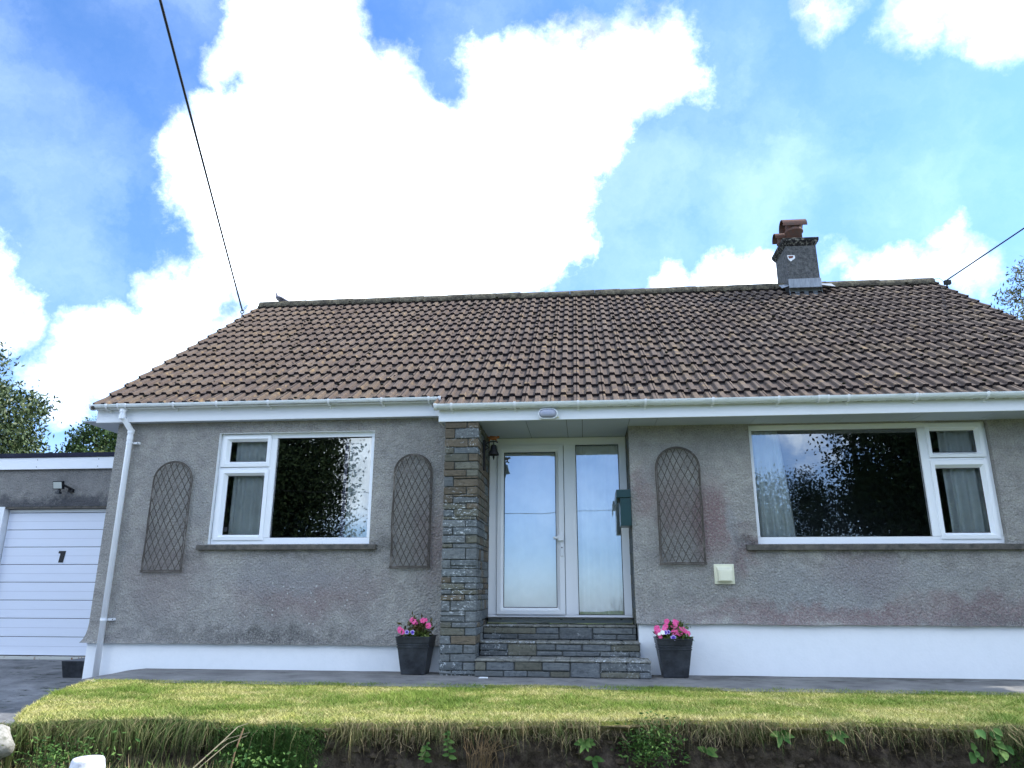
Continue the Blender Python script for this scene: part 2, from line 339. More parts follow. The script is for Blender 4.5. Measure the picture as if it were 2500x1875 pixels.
# roof tiles
def tile_mat(name, nose=False):
    m = NM(name, .95, .1)
    x, y, z = m.sep()
    ix = m.math('FLOOR', m.math('DIVIDE', m.math('ADD', x, 6.0), .2983)); iy = m.math('FLOOR', m.math('DIVIDE', m.math('ADD', y, .22), .2722))
    cb = m.t.nodes.new('ShaderNodeCombineXYZ'); m.link(ix, cb.inputs[0]); m.link(iy, cb.inputs[1])
    wnz = m.t.nodes.new('ShaderNodeTexWhiteNoise'); m.link(cb.outputs[0], wnz.inputs['Vector'])
    r = m.sep(wnz.outputs['Color'])
    c = m.mix(r[0], (.130, .100, .084), (.195, .155, .126)); c = m.mix(m.ramp(m.noise(5, 6, .7, m.mapping(m.P, (1.6, .35, .35))), .45, .75, 0, .5), c, (.085, .07, .065)); c = m.mix(m.math('MULTIPLY', m.ramp(r[1], .82, .86), .28), c, (.23, .17, .10))
    c = m.mix(m.ramp(m.noise(1.0, 4), .35, .7, 0, .5), c, (.145, .108, .085))
    c = m.mix(m.ramp(m.noise(55, 5, .7), .35, .7, 0, .55), c, (.055, .04, .036))
    c = m.mix(m.math('MULTIPLY', m.ramp(m.noise(8, 5, .6), .54, .66), m.ramp(m.noise(1.6, 3), .42, .6, .15, .85)), c, (.28, .20, .115))   # ochre lichen
    c = m.mix(m.ramp(m.noise(17, 4, .6, m.mapping(m.P, loc=(9, 2, 5))), .7, .76, 0, .8), c, (.38, .35, .27))                                                                # pale lichen
    c = m.mix(m.ramp(m.noise(13, 5, .65, m.mapping(m.P, loc=(3, 7, 1))), .64, .70, 0, .95), c, (.02, .02, .018))       # black moss
    fx = m.math('FRACT', m.math('DIVIDE', m.math('ADD', x, 6.0), .2983))
    tr = m.math('MAXIMUM', m.math('MULTIPLY', m.ramp(fx, .10, .12), m.ramp(fx, .345, .33)), m.math('MULTIPLY', m.ramp(fx, .60, .62), m.ramp(fx, .845, .83)))
    c = m.mix(m.math('MULTIPLY', tr, .24), c, (.062, .055, .06))
    seam = m.math('MAXIMUM', m.ramp(fx, .975, .985), m.ramp(fx, .022, .012)); c = m.mix(m.math('MULTIPLY', seam, m.ramp(m.noise(9, 4, .7), .35, .55, .4, 1)), c, (.018, .016, .018))
    if nose: c = m.mix(.88, c, (.012, .010, .016))  # nose faces near black: moss, plus their shade put into the colour
    m.col(c); m.bump(m.noise(110, 4, .7), .6, .004); return m.m
M_TILE = tile_mat('concrete_roof_tile'); M_NOSE = tile_mat('mossy_shaded_tile_nose', True)
M_RIDGE = (lambda m: (m.col(m.mix(m.ramp(m.noise(9, 6, .7), .35, .65), m.mix(m.ramp(m.noise(30, 5, .7), .4, .6), (.12, .105, .08), (.25, .22, .15)), (.05, .045, .038))), m.bump(m.noise(50, 5, .7), .8, .012), m.m)[2])(NM('lichened_ridge', .95, .1))
M_MOSS = plain('black_moss', (.018, .02, .012), 1, .05, .4, 40, 1, 90)
M_CHIM = (lambda m: (m.col(m.mix(m.ramp(m.noise(18, 7, .75), .35, .65), (.06, .062, .065), (.19, .19, .185))), m.bump(m.noise(32, 5, .7), 1, .03), m.m)[2])(NM('chimney_roughcast', .95, .1))
M_CAP = (lambda m: (m.col(m.mix(m.ramp(m.noise(22, 6, .7), .5, .62), (.025, .024, .024), (.26, .25, .21))), m.bump(m.noise(30, 5), .8, .02), m.m)[2])(NM('sooty_cap', .95, .1))
M_LEAD = (lambda m: (m.col(m.mix(m.ramp(m.noise(5, 6, .7, m.mapping(m.P, (6, 6, .9))), .4, .7), (.30, .33, .37), (.16, .175, .20))), m.bump(m.noise(9, 3), .4, .01), m.m)[2])(NM('lead_flashing', .5, .5))
M_TERRA = (lambda m: (m.col(m.mix(m.ramp(m.noise(12, 6, .7), .4, .65), (.155, .075, .055), (.11, .08, .068))), m.m)[1])(NM('terracotta', .8, .2))
M_BRICK = plain('exposed_brick', (.22, .09, .07), .9, .1, .4, 40)
M_CONC = (lambda m: (m.col(m.mix(m.ramp(m.noise(14, 7, .7), .35, .65), (.16, .145, .125), (.065, .063, .06))), m.bump(m.noise(60, 4), .5, .006), m.m)[2])(NM('sill_concrete', .95, .1))
M_WOODT = (lambda m: (m.col(m.mix(m.ramp(m.noise(7, 3, .6), .55, .72), (.10, .088, .077), (.26, .235, .21))), m.m)[1])(NM('willow', .9, .1))
M_POT = (lambda m: (m.col(m.mix(m.ramp(m.noise(6, 6, .7), .4, .7), (.014, .016, .02), (.05, .056, .066))), m.bump(m.noise(120, 3), .3, .002), m.m)[2])(NM('charcoal_planter', .42, .45))
M_SOIL = plain('potting_soil', (.03, .022, .016), 1, .05, .4, 30, 1, 60)
M_GREENBOX = plain('dark_green_paint', (.004, .035, .033), .32, .5, .2)
M_BLACK = plain('black_metal', (.012, .012, .014), .5, .4)
M_COPPER = plain('rusty_orange_paint', (.30, .11, .035), .7, .2, .3, 60)
M_CREAM = plain('cream_plastic', (.80, .78, .60), .5, .4, .05)
M_LENS = plain('frosted_lamp_lens', (.36, .38, .48), .25, .5, .05)
M_LED = plain('lamp_reflector', (.55, .58, .55), .3, .5, .1)
M_STEEL = plain('pale_metal', (.7, .7, .7), .3, .6)
M_FELT = plain('black_felt', (.022, .024, .045), .8, .2, .3, 5, .5, 60)
M_DOORW = pvc('white_garage_door', (.74, .78, .88), .05, .4)
M_JAMBW = white_paint('white_jamb')
M_RUST = (lambda m: (m.col(m.mix(m.ramp(m.noise(9, 5, .7, m.mapping(m.P, (1, 1, .3))), .55, .62), (.55, .55, .50), (.22, .09, .03))), m.m)[1])(NM('rusty_threshold', .8))
def asphalt(name, a, b, moss=.5, wall=0):
    m = NM(name, .93, .2)
    c = m.mix(m.ramp(m.noise(2.2, 7, .7), .35, .65), a, b)
    c = m.mix(m.ramp(m.noise(120, 3, .7), .35, .65, 0, .5), c, tuple(q*.55 for q in a))
    c = m.mix(m.math('MULTIPLY', m.ramp(m.noise(3.5, 8, .75, m.mapping(m.P, (1, 2.2, 1))), .54, .64), moss), c, (.022, .026, .014))
    if wall:
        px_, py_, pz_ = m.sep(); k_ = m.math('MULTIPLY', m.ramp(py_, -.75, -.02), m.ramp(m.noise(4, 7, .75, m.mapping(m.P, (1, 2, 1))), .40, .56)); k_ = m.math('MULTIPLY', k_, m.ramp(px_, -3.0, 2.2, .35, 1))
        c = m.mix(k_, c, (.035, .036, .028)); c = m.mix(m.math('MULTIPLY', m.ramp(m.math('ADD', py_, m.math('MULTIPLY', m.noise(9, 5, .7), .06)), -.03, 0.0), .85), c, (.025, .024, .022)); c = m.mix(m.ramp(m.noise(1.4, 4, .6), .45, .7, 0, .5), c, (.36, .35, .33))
    m.col(c); b_ = m.bump(m.noise(140, 3, .7), .6, .004); m.bump(m.noise(8, 5, .7), .4, .012, b_); return m.m
M_PATH = asphalt('grey_concrete_path', (.27, .26, .25), (.16, .155, .155), .6, 1); M_DRIVE = asphalt('worn_dark_driveway', (.27, .27, .275), (.07, .075, .08), .98)
M_ROAD = asphalt('road_asphalt', (.06, .06, .062), (.045, .045, .047), .1)
def grass_mat(name, g1, g2, s1, s2):
    m = NM(name, .75, .2); t = m.attr(); 
    g = m.mix(m.ramp(m.noise(1.6, 4), .35, .65), g1, g2); s = m.mix(m.ramp(m.noise(6, 4), .35, .65), s1, s2)
    m.col(m.mix(m.ramp(t, .35, .75), g, s)); 
    m.b.inputs['Subsurface Weight'].default_value = 0
    return m.m
M_GRASS = grass_mat('lawn_blades', (.12, .20, .03), (.20, .28, .045), (.48, .46, .13), (.58, .50, .24))
M_STRAW = grass_mat('overhanging_grass', (.06, .10, .022), (.11, .145, .04), (.40, .33, .16), (.21, .155, .09))
M_TURF = (lambda m: (m.col(m.mix(m.ramp(m.noise(3, 7, .7), .35, .65), (.09, .13, .025), (.20, .19, .06))), m.bump(m.noise(60, 4), .8, .02), m.m)[2])(NM('turf', 1, .05))
M_EARTH = (lambda m: (m.col(m.mix(m.ramp(m.noise(9, 7, .7), .4, .65), (.045, .034, .027), (.15, .118, .092))), m.col(m.mix(m.math('MULTIPLY', m.ramp(m.math('ADD', m.sep()[2], m.math('MULTIPLY', m.noise(6, 5, .7), .09)), -.055, -.01), .8), m.b.inputs['Base Color'].links[0].from_socket, m.mix(m.ramp(m.noise(50, 4, .7), .35, .65), (.10, .09, .035), (.34, .27, .14)))), m.bump(m.noise(35, 6, .7), 1, .03), m.m)[3])(NM('earth', 1, .05))
M_CLOD = plain('soil_clod', (.10, .076, .056), 1, .05, .4, 30, 1, 60)
M_FIELD = (lambda m: (m.col(m.mix(m.ramp(m.noise(.2, 7, .7), .35, .65), (.05, .08, .02), (.09, .10, .035))), m.m)[1])(NM('rough_grassland', 1, .05))
M_STONEW = (lambda m: (m.col(m.mix(m.ramp(m.noise(18, 6, .7), .45, .7), (.72, .72, .76), (.42, .41, .46))), m.bump(m.noise(30, 4), .5, .01), m.m)[2])(NM('whitewashed_stone', .85, .2))
M_KERB = (lambda m: (m.col(m.mix(m.ramp(m.noise(30, 6, .7), .45, .65), (.36, .34, .30), (.16, .16, .12))), m.bump(m.noise(50, 4), .5, .01), m.m)[2])(NM('lichened_kerb', .9, .1))
def leafmat(name, a, b, rough=.5):
    m = NM(name, rough, .35); t = m.attr()
    m.col(m.mix(t, a, b)); return m.m
M_LEAFD = leafmat('dark_glossy_leaves', (.035, .06, .022), (.11, .145, .05), .42)
M_LEAFG = leafmat('green_leaves', (.03, .065, .015), (.07, .12, .03), .6)
M_LEAFY = leafmat('yellow_green_leaves', (.13, .16, .03), (.2, .22, .06), .6)
M_LEAFN = leafmat('feathery_leaves', (.08, .10, .035), (.22, .2, .08), .6)
M_LEAFE = leafmat('dark_evergreen_leaves', (.012, .020, .010), (.03, .045, .018), .9); M_LEAFE.node_tree.nodes['Principled BSDF'].inputs['Specular IOR Level'].default_value = .05
M_BARK = plain('bark', (.09, .075, .055), .95, .1, .4, 20, 1, 30)
M_WEED = leafmat('weed_leaves', (.05, .12, .03), (.13, .21, .055), .75); M_WEED.node_tree.nodes['Principled BSDF'].inputs['Specular IOR Level'].default_value = .12
M_STEM = plain('green_stem', (.09, .13, .04), .7); M_DRY = plain('dry_stem', (.27, .23, .15), .8, var=.3, sc=30)
M_PFOL = leafmat('bedding_leaves', (.04, .07, .015), (.13, .17, .03), .5); M_PFOLR = leafmat('bronze_leaves', (.075, .045, .02), (.12, .10, .03), .5)
M_PINK = NM('pink_petals', .6, .2); M_PINK.col(M_PINK.mix(M_PINK.ramp(M_PINK.noise(60, 2), .3, .7), (.75, .045, .20), (.82, .17, .40))); M_PINK = M_PINK.m
M_VIOLET = NM('violet_petals', .6, .2); M_VIOLET.col(M_VIOLET.mix(M_VIOLET.attr(), (.10, .03, .42), (.62, .52, .85))); M_VIOLET = M_VIOLET.m
M_WHITEP = plain('white_petals', (.85, .84, .75), .6)
M_BIRD = (lambda m: (m.col(m.mix(m.ramp(m.noise(30, 3), .35, .65), (.20, .19, .22), (.30, .28, .31))), m.m)[1])(NM('grey_feathers', .8, .2))
M_ROOT = (lambda m: (m.col(m.mix(m.ramp(m.noise(4, 4, .7), .4, .6), (.16, .11, .07), (.40, .31, .19))), m.m)[1])(NM('dead_root', .9, .1))
M_CABLE = plain('black_cable', (.02, .02, .02), .6)

# ------------------------------------------------------------------ ground
def zlawn(x, y): return .012*noise.noise((x*1.3, y*1.3, 0)) - .004*max(0, -y-2.2)
def yfront(x): return -3.22 + .38*min(1, max(0, (x+1.4)/1.8)) + .07*noise.noise((x*1.1, 3.3, 0)) + .06*noise.noise((x*4, 8.3, 0)) + .03*noise.noise((x*13, 1.3, 0)) - .30*max(0, min(1, (-x-2.9)/1.0))**1.5
LEFTE = [(-4.86, -1.12), (-4.78, -1.5), (-4.55, -2.15), (-4.25, -2.8), (-3.95, -3.3), (-3.62, -3.62)]
def xleft(y):
    for (xa, ya), (xb, yb) in zip(LEFTE, LEFTE[1:]):
        if yb <= y <= ya: return xa + (xb-xa)*(y-ya)/(yb-ya)
    return LEFTE[0][0] if y > LEFTE[0][1] else LEFTE[-1][0]
g = MB(); g.add([(-900, -900, -.80), (900, -900, -.80), (900, 900, -.80), (-900, 900, -.80)], [(0, 1, 2, 3)])
tag(g.build('ground', M_FIELD), kind='structure', label='rough grassland around the bungalow plot')
g = MB(); g.add([(-60, -14, -.78), (60, -14, -.78), (60, -7.2, -.78), (-60, -7.2, -.78)], [(0, 1, 2, 3)]); tag(g.build('road', M_ROAD), kind='structure')
# driveway: a sloping sheet from garage to road
g = MB(); nx, ny = 14, 24; V = []
for j in range(ny+1):
    for i in range(nx+1):
        x = -14 + (14-4.0)*i/nx; y = 9 - 16.3*j/ny
        z = -.115 if y > 2.0 else -.115 - .05*(2.0-y) if y > 0 else -.215 - .075*(-y)
        V.append((x, y, max(z, -.775) + .008*noise.noise((x*2, y*2, 0))))
F = [(j*(nx+1)+i, (j+1)*(nx+1)+i, (j+1)*(nx+1)+i+1, j*(nx+1)+i+1) for j in range(ny) for i in range(nx)]
g.add(V, F); dv = g.build('driveway', M_DRIVE); tag(dv, kind='structure')
# path by the wall, ramping down at its left end
g = MB(); xs = [-5.80, -5.7, -5.6, -5.5, -5.4, -5.3, -5.2, -5.1] + [ -5 + i*.25 for i in range(50)]; V = []
for x in xs:
    t = min(1, max(0, (-5.0-x)/.88))
    ysc = min(1, max(.02, (x+5.80)/.95))
    for y in (.02, -.3*ysc, -.7*ysc, -1.0*ysc, -1.3*ysc, -1.31*ysc-.01):
        sk = y == -1.31*ysc-.01
        z0 = (-.225 - .075*max(0, -y) - .01)*t**1.25
        V.append((x, y, z0 + .004*noise.noise((x*3, y*3, 1)) - (.012 if y > 0 else 0) - (.25 if sk else 0)))
n5 = 6
F = [(i*n5+j, i*n5+j+1, (i+1)*n5+j+1, (i+1)*n5+j) for i in range(len(xs)-1) for j in range(n5-1)]
g.add(V, F)
g.box(-4.8, 7.2, -1.28, 0, -.78, -.03)
tag(g.build('path', M_PATH), kind='structure')
# lawn slab
g = MB(); V = []; NXL, NYL = 110, 14
for i in range(NXL+1):
    for j in range(NYL+1):
        v = j/NYL
        x = -4.86 + (6.9+4.86)*i/NXL
        yb = -1.14; yf = yfront(x)
        y = yb + (yf-yb)*v
        V.append((max(x, xleft(max(y, -3.6))), y, zlawn(x, y) - .03*max(0, v-.93)/.07))
F = [(i*(NYL+1)+j, i*(NYL+1)+j+1, (i+1)*(NYL+1)+j+1, (i+1)*(NYL+1)+j) for i in range(NXL) for j in range(NYL)]
g.add(V, F)
# left flank of the lawn going down to the driveway
fl = [(xleft(y), y) for y in [-1.14-.124*k for k in range(21)]]; V = []
for (x, y) in fl:
    V += [(x, y, zlawn(x, y)), (x-.05, y, -.08), (x-.09, y-.02, -.85)]
g.add(V, [(3*i, 3*i+1, 3*i+4, 3*i+3) for i in range(20)] + [(3*i+1, 3*i+2, 3*i+5, 3*i+4) for i in range(20)])
tag(g.build('lawn', M_TURF, smooth=True), kind='structure', label='strip of patchy lawn in front of the bungalow')
# earth bank face
NXB, NZB = 420, 30; xx = np.linspace(-3.98, 6.9, NXB+1); V = np.zeros(((NXB+1)*(NZB+1), 3)); k = 0
for x in xx:
    yf = yfront(x)
    for j in range(NZB+1):
        v = j/NZB; z = -.03 - .76*v**1.25
        o = .07*math.sin(min(1, v*3.2)*math.pi*.5) + .055*noise.noise((x*5, z*7, 0)) + .035*noise.noise((x*14, z*16, 4)) + .015*noise.noise((x*35, z*35, 9)) - .25*max(0, v-.35)
        o -= .075*math.exp(-v*22)
        V[k] = (x, yf + (o if j else 0), (z if j else zlawn(x, yf)-.028)); k += 1
F = np.array([(i*(NZB+1)+j, i*(NZB+1)+j+1, (i+1)*(NZB+1)+j+1, (i+1)*(NZB+1)+j) for i in range(NXB) for j in range(NZB)])
tag(npmesh('earth_bank', V, F, M_EARTH), kind='structure', label='cut face of bare brown earth below the lawn')
# clods
def blob(mb, c, r, seed, sq=(1, 1, 1), sub=1):
    bm = bmesh.new(); bmesh.ops.create_icosphere(bm, subdivisions=sub, radius=1)
    vs = []
    for v in bm.verts:
        n_ = v.co.normalized(); d = 1 + .35*noise.noise(n_*1.7 + Vector((seed*3.1, seed*1.7, 0)))
        vs.append((c[0]+n_.x*r*d*sq[0], c[1]+n_.y*r*d*sq[1], c[2]+n_.z*r*d*sq[2]))
    mb.add(vs, [tuple(v.index for v in f.verts) for f in bm.faces]); bm.free()
g = MB()
for i in range(420):
    x = rnd.uniform(-3.8, 4.2); z = -rnd.uniform(.06, .34)
    blob(g, (x, yfront(x)+.055+rnd.uniform(-.02, .02), z), rnd.choice([.008, .012, .016, .024])*rnd.uniform(.7, 1.3), i, (1.3, .7, .8))
tag(g.build('soil_clods', M_CLOD), kind='stuff', label='crumbly clods of soil stuck in the bank')

# grass -------------------------------------------------------------
rg = np.random.default_rng(5)
def blades(name, P, H, Wd, lean, leanv, mat, tone, seg=1, droop=None):
    n = len(P); a = rg.uniform(0, 2*np.pi, n); side = np.stack([np.cos(a), np.sin(a), np.zeros(n)], 1)*Wd[:, None]*.5
    ld = np.stack([np.cos(leanv), np.sin(leanv), np.zeros(n)], 1)
    if seg == 1:
        tip = P + ld*(H*lean)[:, None]; tip[:, 2] += H
        V = np.stack([P-side, P+side, tip], 1).reshape(-1, 3); F = np.arange(3*n).reshape(-1, 3); T = np.repeat(tone, 3)
        return npmesh(name, V, F, mat, attr=T)
    # drooping blades: outward then down, three triangle-strip quads
    pts = []
    for s_ in (0, .33, .66, 1.0):
        q = P + ld*(H*lean*np.sin(s_*1.5))[:, None]; q[:, 2] += H*(droop[0]*s_ - droop[1]*s_**2); q = q + side*0
        pts.append((q, side*(1-s_*.85)))
    V = np.stack([w for q, s_ in pts for w in (q-s_, q+s_)], 1).reshape(-1, 3)
    b = (np.arange(n)*8)[:, None]; F = np.concatenate([b+np.array([0, 1, 3, 2]), b+np.array([2, 3, 5, 4]), b+np.array([4, 5, 7, 6])], 1).reshape(-1, 4)
    return npmesh(name, V, F, mat, attr=np.repeat(tone, 8))
N = 210000
X = rg.uniform(-4.9, 5.2, N); Y = -1.13 - (rg.uniform(0, 1, N)**.9)*2.5
yf = np.array([yfront(x) for x in np.linspace(-5, 5.5, 400)]); YF = np.interp(X, np.linspace(-5, 5.5, 400), yf)
XL = np.interp(-Y, [-p[1] for p in LEFTE], [p[0] for p in LEFTE])
ok = (Y > YF-.015) & (X > XL-.02); X, Y = X[ok], Y[ok]; n = len(X)
gx, gy = np.meshgrid(np.linspace(-5, 5.5, 260), np.linspace(-3.8, -1, 80), indexing='ij')
PT = np.array([[.6*noise.noise((a*1.1, b*1.6, 0)) + .4*noise.noise((a*3.3, b*5, 2)) + .25*noise.noise((a*9, b*12, 5)) for b in gy[0]] for a in gx[:, 0]])
ii = np.clip(((X+5)/10.5*259).astype(int), 0, 259); jj = np.clip(((Y+3.8)/2.8*79).astype(int), 0, 79)
edge = np.clip(1-(Y-YF[ok])/.35, 0, 1)
tone = np.clip(.50 + .85*PT[ii, jj] + .22*edge + rg.normal(0, .16, n), 0, 1)
Z = np.array([zlawn(a, b) for a, b in zip(X, Y)])
# loose scattering past the path edge so the border is not ruled
H = (rg.uniform(.008, .024, n))*(1+.7*(PT[ii, jj] < -.2))*(1+.5*edge)
Y = Y + (rg.random(n) < .5)*np.clip(-1.35-Y, -.3, 0)*0
lawng = blades('lawn_grass', np.stack([X, Y, Z-.002], 1), H, rg.uniform(.003, .006, n), rg.uniform(.3, 2.2, n), rg.uniform(0, 6.28, n), M_GRASS, tone)
tag(lawng, 'short patchy green and straw coloured lawn grass', 'grass', kind='stuff')
# overhanging straw and grass along the bank edge
n = 60000; X = rg.uniform(-3.95, 5.0, n); YFx = np.interp(X, np.linspace(-5, 5.5, 400), yf)
dens = np.array([noise.noise((x*2.3, 0, 7)) for x in X]); keep = (rg.random(n) < .42+1.2*dens + .35*(X < -2.2)) & (rg.random(n) > .8*((X > -2.5) & (X < -1.72))); X = X[keep]; YFx = YFx[keep]; n = len(X)
Pp = np.stack([X, YFx + rg.uniform(-.04, .08, n), -rg.gamma(1.2, .028, n)+.006], 1)
H = rg.gamma(2.0, .024, n)*(1+.8*np.clip((-1.9-X)/.5, 0, 1))*(1+1.2*np.array([max(0, noise.noise((x*6, 0, 17))) for x in X]))
o = blades('overhanging_grass', Pp, H, rg.uniform(.0025, .005, n), rg.uniform(.3, 1.3, n), rg.normal(-1.57, 1.5, n), M_STRAW, np.clip(rg.normal(.55, .25, n) - .22*(X < -2.2), 0, 1), 3, (.5, 1.25))
tag(o, 'dry straw coloured grass hanging over the bank edge', 'grass', kind='stuff')
q = MB(); r = random.Random(77)
for i in range(1500):
    x = r.uniform(-3.9, 4.8)
    if noise.noise((x*2.6, 4, 2)) < -.02 and r.random() < .8: continue
    p_ = Vector((x, yfront(x)+r.uniform(-.02, .05), -r.uniform(.01, .10))); pts = [p_]; d = Vector((r.gauss(0, .5), r.uniform(-.9, .1), -r.uniform(.2, 1))).normalized(); st = r.uniform(.012, .026)
    for k in range(r.randint(4, 8)):
        d = (d + Vector((r.gauss(0, .55), r.gauss(0, .35), r.gauss(-.25, .35)))).normalized(); pts.append(pts[-1]+d*st)
    q.tube(pts, [r.uniform(.0012, .0024)*(1-.09*k) for k in range(len(pts))], 3, False)
o = q.build('hanging_roots', M_ROOT); tag(o, 'brown dead roots and stems tangled over the bank', 'roots', kind='stuff')
# fine green mat on the bank
for (xa, xb, za, zb, nn, lab) in [(-2.55, -1.72, -.40, -.03, 16000, 'dense dark green mat of fine weed on the bank below the left window'), (2.55, 4.3, -.3, -.0, 9000, 'green fringe of fine weed at the right end of the bank')]:
    X = rg.triangular(xa, (xa+xb)/2, xb, nn); Zz = rg.uniform(za, zb, nn); YFx = np.interp(X, np.linspace(-5, 5.5, 400), yf)
    P_ = np.stack([X, YFx - .035 + rg.uniform(-.05, .05, nn), Zz], 1)
    o = blades('bank_weed_mat', P_, rg.uniform(.01, .035, nn), rg.uniform(.003, .006, nn), rg.uniform(.5, 2.0, nn), rg.normal(-1.57, 1.2, nn), M_WEED, rg.uniform(0, .6, nn)); tag(o, lab, 'weeds', kind='stuff')
# tufts at the foot of the bank
n = 9000; X = rg.uniform(-4.4, -2.2, n); 
o = blades('rough_grass_below', np.stack([X, rg.uniform(-4.6, -3.55, n), np.full(n, -.33)+rg.uniform(-.1, .06, n)], 1), rg.uniform(.06, .20, n), rg.uniform(.004, .008, n), rg.uniform(.2, .7, n), rg.uniform(0, 6.28, n), M_STRAW, rg.uniform(0, .9, n), 3, (1.1, .3))
tag(o, 'rough grass growing at the foot of the bank', 'grass', kind='stuff')

# ------------------------------------------------------------------ bungalow
house = empty('bungalow', (0, 0, 0), 'grey roughcast bungalow with brown tiled roof, white gutters and stone porch pillar', 'bungalow')
HX0, HX1 = -5.774, 6.02; TH = .28
LW = (-4.435, -2.476, 1.372, 2.712); RW = (1.922, 4.532, 1.352, 2.705)
def wallpanel(mb, x0, x1, z0, z1, op):
    xs = sorted({x0, x1, *(q for o_ in op for q in o_[:2])}); zs = sorted({z0, z1, *(q for o_ in op for q in o_[2:])})
    for a, b in zip(xs, xs[1:]):
        for c, d in zip(zs, zs[1:]):
            mx, mz = (a+b)/2, (c+d)/2
            if any(o_[0] < mx < o_[1] and o_[2] < mz < o_[3] for o_ in op): continue
            mb.add([(a, 0, c), (b, 0, c), (b, 0, d), (a, 0, d)], [(0, 1, 2, 3)]); mb.add([(a, TH, c), (b, TH, c), (b, TH, d), (a, TH, d)], [(3, 2, 1, 0)])
    for (a, b, c, d) in op + [(x1, x0, z1, z0)]:
        mb.add([(a, 0, c), (a, TH, c), (a, TH, d), (a, 0, d)], [(0, 1, 2, 3)]); mb.add([(b, 0, c), (b, TH, c), (b, TH, d), (b, 0, d)], [(3, 2, 1, 0)])
        mb.add([(a, 0, c), (b, 0, c), (b, TH, c), (a, TH, c)], [(0, 1, 2, 3)]); mb.add([(a, 0, d), (b, 0, d), (b, TH, d), (a, TH, d)], [(3, 2, 1, 0)])
w = MB(); wallpanel(w, HX0, -1.53, .27, 2.86, [LW]); wallpanel(w, .553, HX1, .515, 2.72, [RW])
# gable and back walls
for (xa, xb) in ((HX0, HX0+TH), (HX1-TH, HX1)):
    za, zb = 2.86, 5.86
    w.add([(xa, TH, .27), (xb, TH, .27), (xb, 7.94, .27), (xa, 7.94, .27), (xa, TH, 2.9), (xb, TH, 2.9), (xb, 7.94, 2.9), (xa, 7.94, 2.9), (xa, 3.97, 5.75), (xb, 3.97, 5.75)],
          [(0, 4, 8, 7, 3), (1, 2, 6, 9, 5), (4, 5, 9, 8), (8, 9, 6, 7), (0, 3, 2, 1)])
w.box(HX0, HX1, 7.94, 8.2, .27, 2.86)
# the drip edge flaring out above the plinth
def bell(x0, x1, z0, side):
    prof = [(0.0, .20), (-.004, .14), (-.012, .09), (-.024, .045), (-.040, .012), (-.048, 0), (0.012, -.004)]
    n_ = 60; vs = []
    for i in range(n_+1):
        x = x0 + (x1-x0)*i/n_
        wv = .004*noise.noise((x*4, z0, 0)) + .003*noise.noise((x*13, z0, 0))
        for (py, pz) in prof:
            f = 1 if side is None else 1
            vs.append((x + (side*py*1.1 if (i == 0 and side) else 0)*(1), py*1.0 - .0015 + (wv if py < -.01 else 0), z0 + pz + (wv*1.5 if pz < .05 else 0)))
    m_ = len(prof); w.add(vs, [(i*m_+j, (i+1)*m_+j, (i+1)*m_+j+1, i*m_+j+1) for i in range(n_) for j in range(m_-1)])
    if side:   # return round the corner
        vs = []
        for q, yq in enumerate((-.0015, 2.0)):
            for (py, pz) in prof: vs.append((x0 + side*py*1.1, yq + (py if q == 0 else 0), z0+pz))
        w.add(vs, [(j, m_+j, m_+j+1, j+1) for j in range(m_-1)])
bell(HX0, -1.53, .262, 1); bell(.553, HX1, .508, None)
w.build('rendered_wall', M_RENDER, house)
p = MB(); p.box(HX0+.012, -1.53, .006, .25, -.5, .268); p.box(.578, HX1-.01, .006, .25, -.2, .512); p.box(HX0+.012, HX0+.25, .25, 8.15, -.5, .268)
p.build('plinth', M_PLINTH, house)

# eaves ---------------------------------------------------------------
e = MB(); e.box(-6.0, -1.612, -.12, -.10, 2.848, 3.02); e.build('fascia', M_FASCIA, house, bevel=.003, seg=1)
e = MB(); e.box(-1.612, 6.22, -.44, -.42, 2.703, 2.86); e.box(-1.612, -1.592, -.42, -.12, 2.703, 2.86); e.build('fascia', M_FASCIA, house, bevel=.003, seg=1)
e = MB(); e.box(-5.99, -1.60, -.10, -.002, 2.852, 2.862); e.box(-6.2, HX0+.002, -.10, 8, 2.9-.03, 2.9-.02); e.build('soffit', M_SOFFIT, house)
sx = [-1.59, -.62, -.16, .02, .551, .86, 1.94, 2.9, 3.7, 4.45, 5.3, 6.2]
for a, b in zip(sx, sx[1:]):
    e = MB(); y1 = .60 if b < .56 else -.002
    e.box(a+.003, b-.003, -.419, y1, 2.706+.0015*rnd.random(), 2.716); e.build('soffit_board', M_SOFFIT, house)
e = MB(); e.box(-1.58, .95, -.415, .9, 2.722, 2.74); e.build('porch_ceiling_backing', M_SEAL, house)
# barge board at the left verge
e = MB(); t_ = math.tan(R(35.4))
e.add([(-5.985, -.1, 2.9), (-5.965, -.1, 2.9), (-5.965, 3.97, 5.8), (-5.985, 3.97, 5.8), (-5.985, -.1, 3.06), (-5.965, -.1, 3.06), (-5.965, 3.97, 5.96), (-5.985, 3.97, 5.96)], [(0, 3, 2, 1), (4, 5, 6, 7), (0, 1, 5, 4), (1, 2, 6, 5), (2, 3, 7, 6), (3, 0, 4, 7)])
e.build('barge_board', M_FASCIA, house)

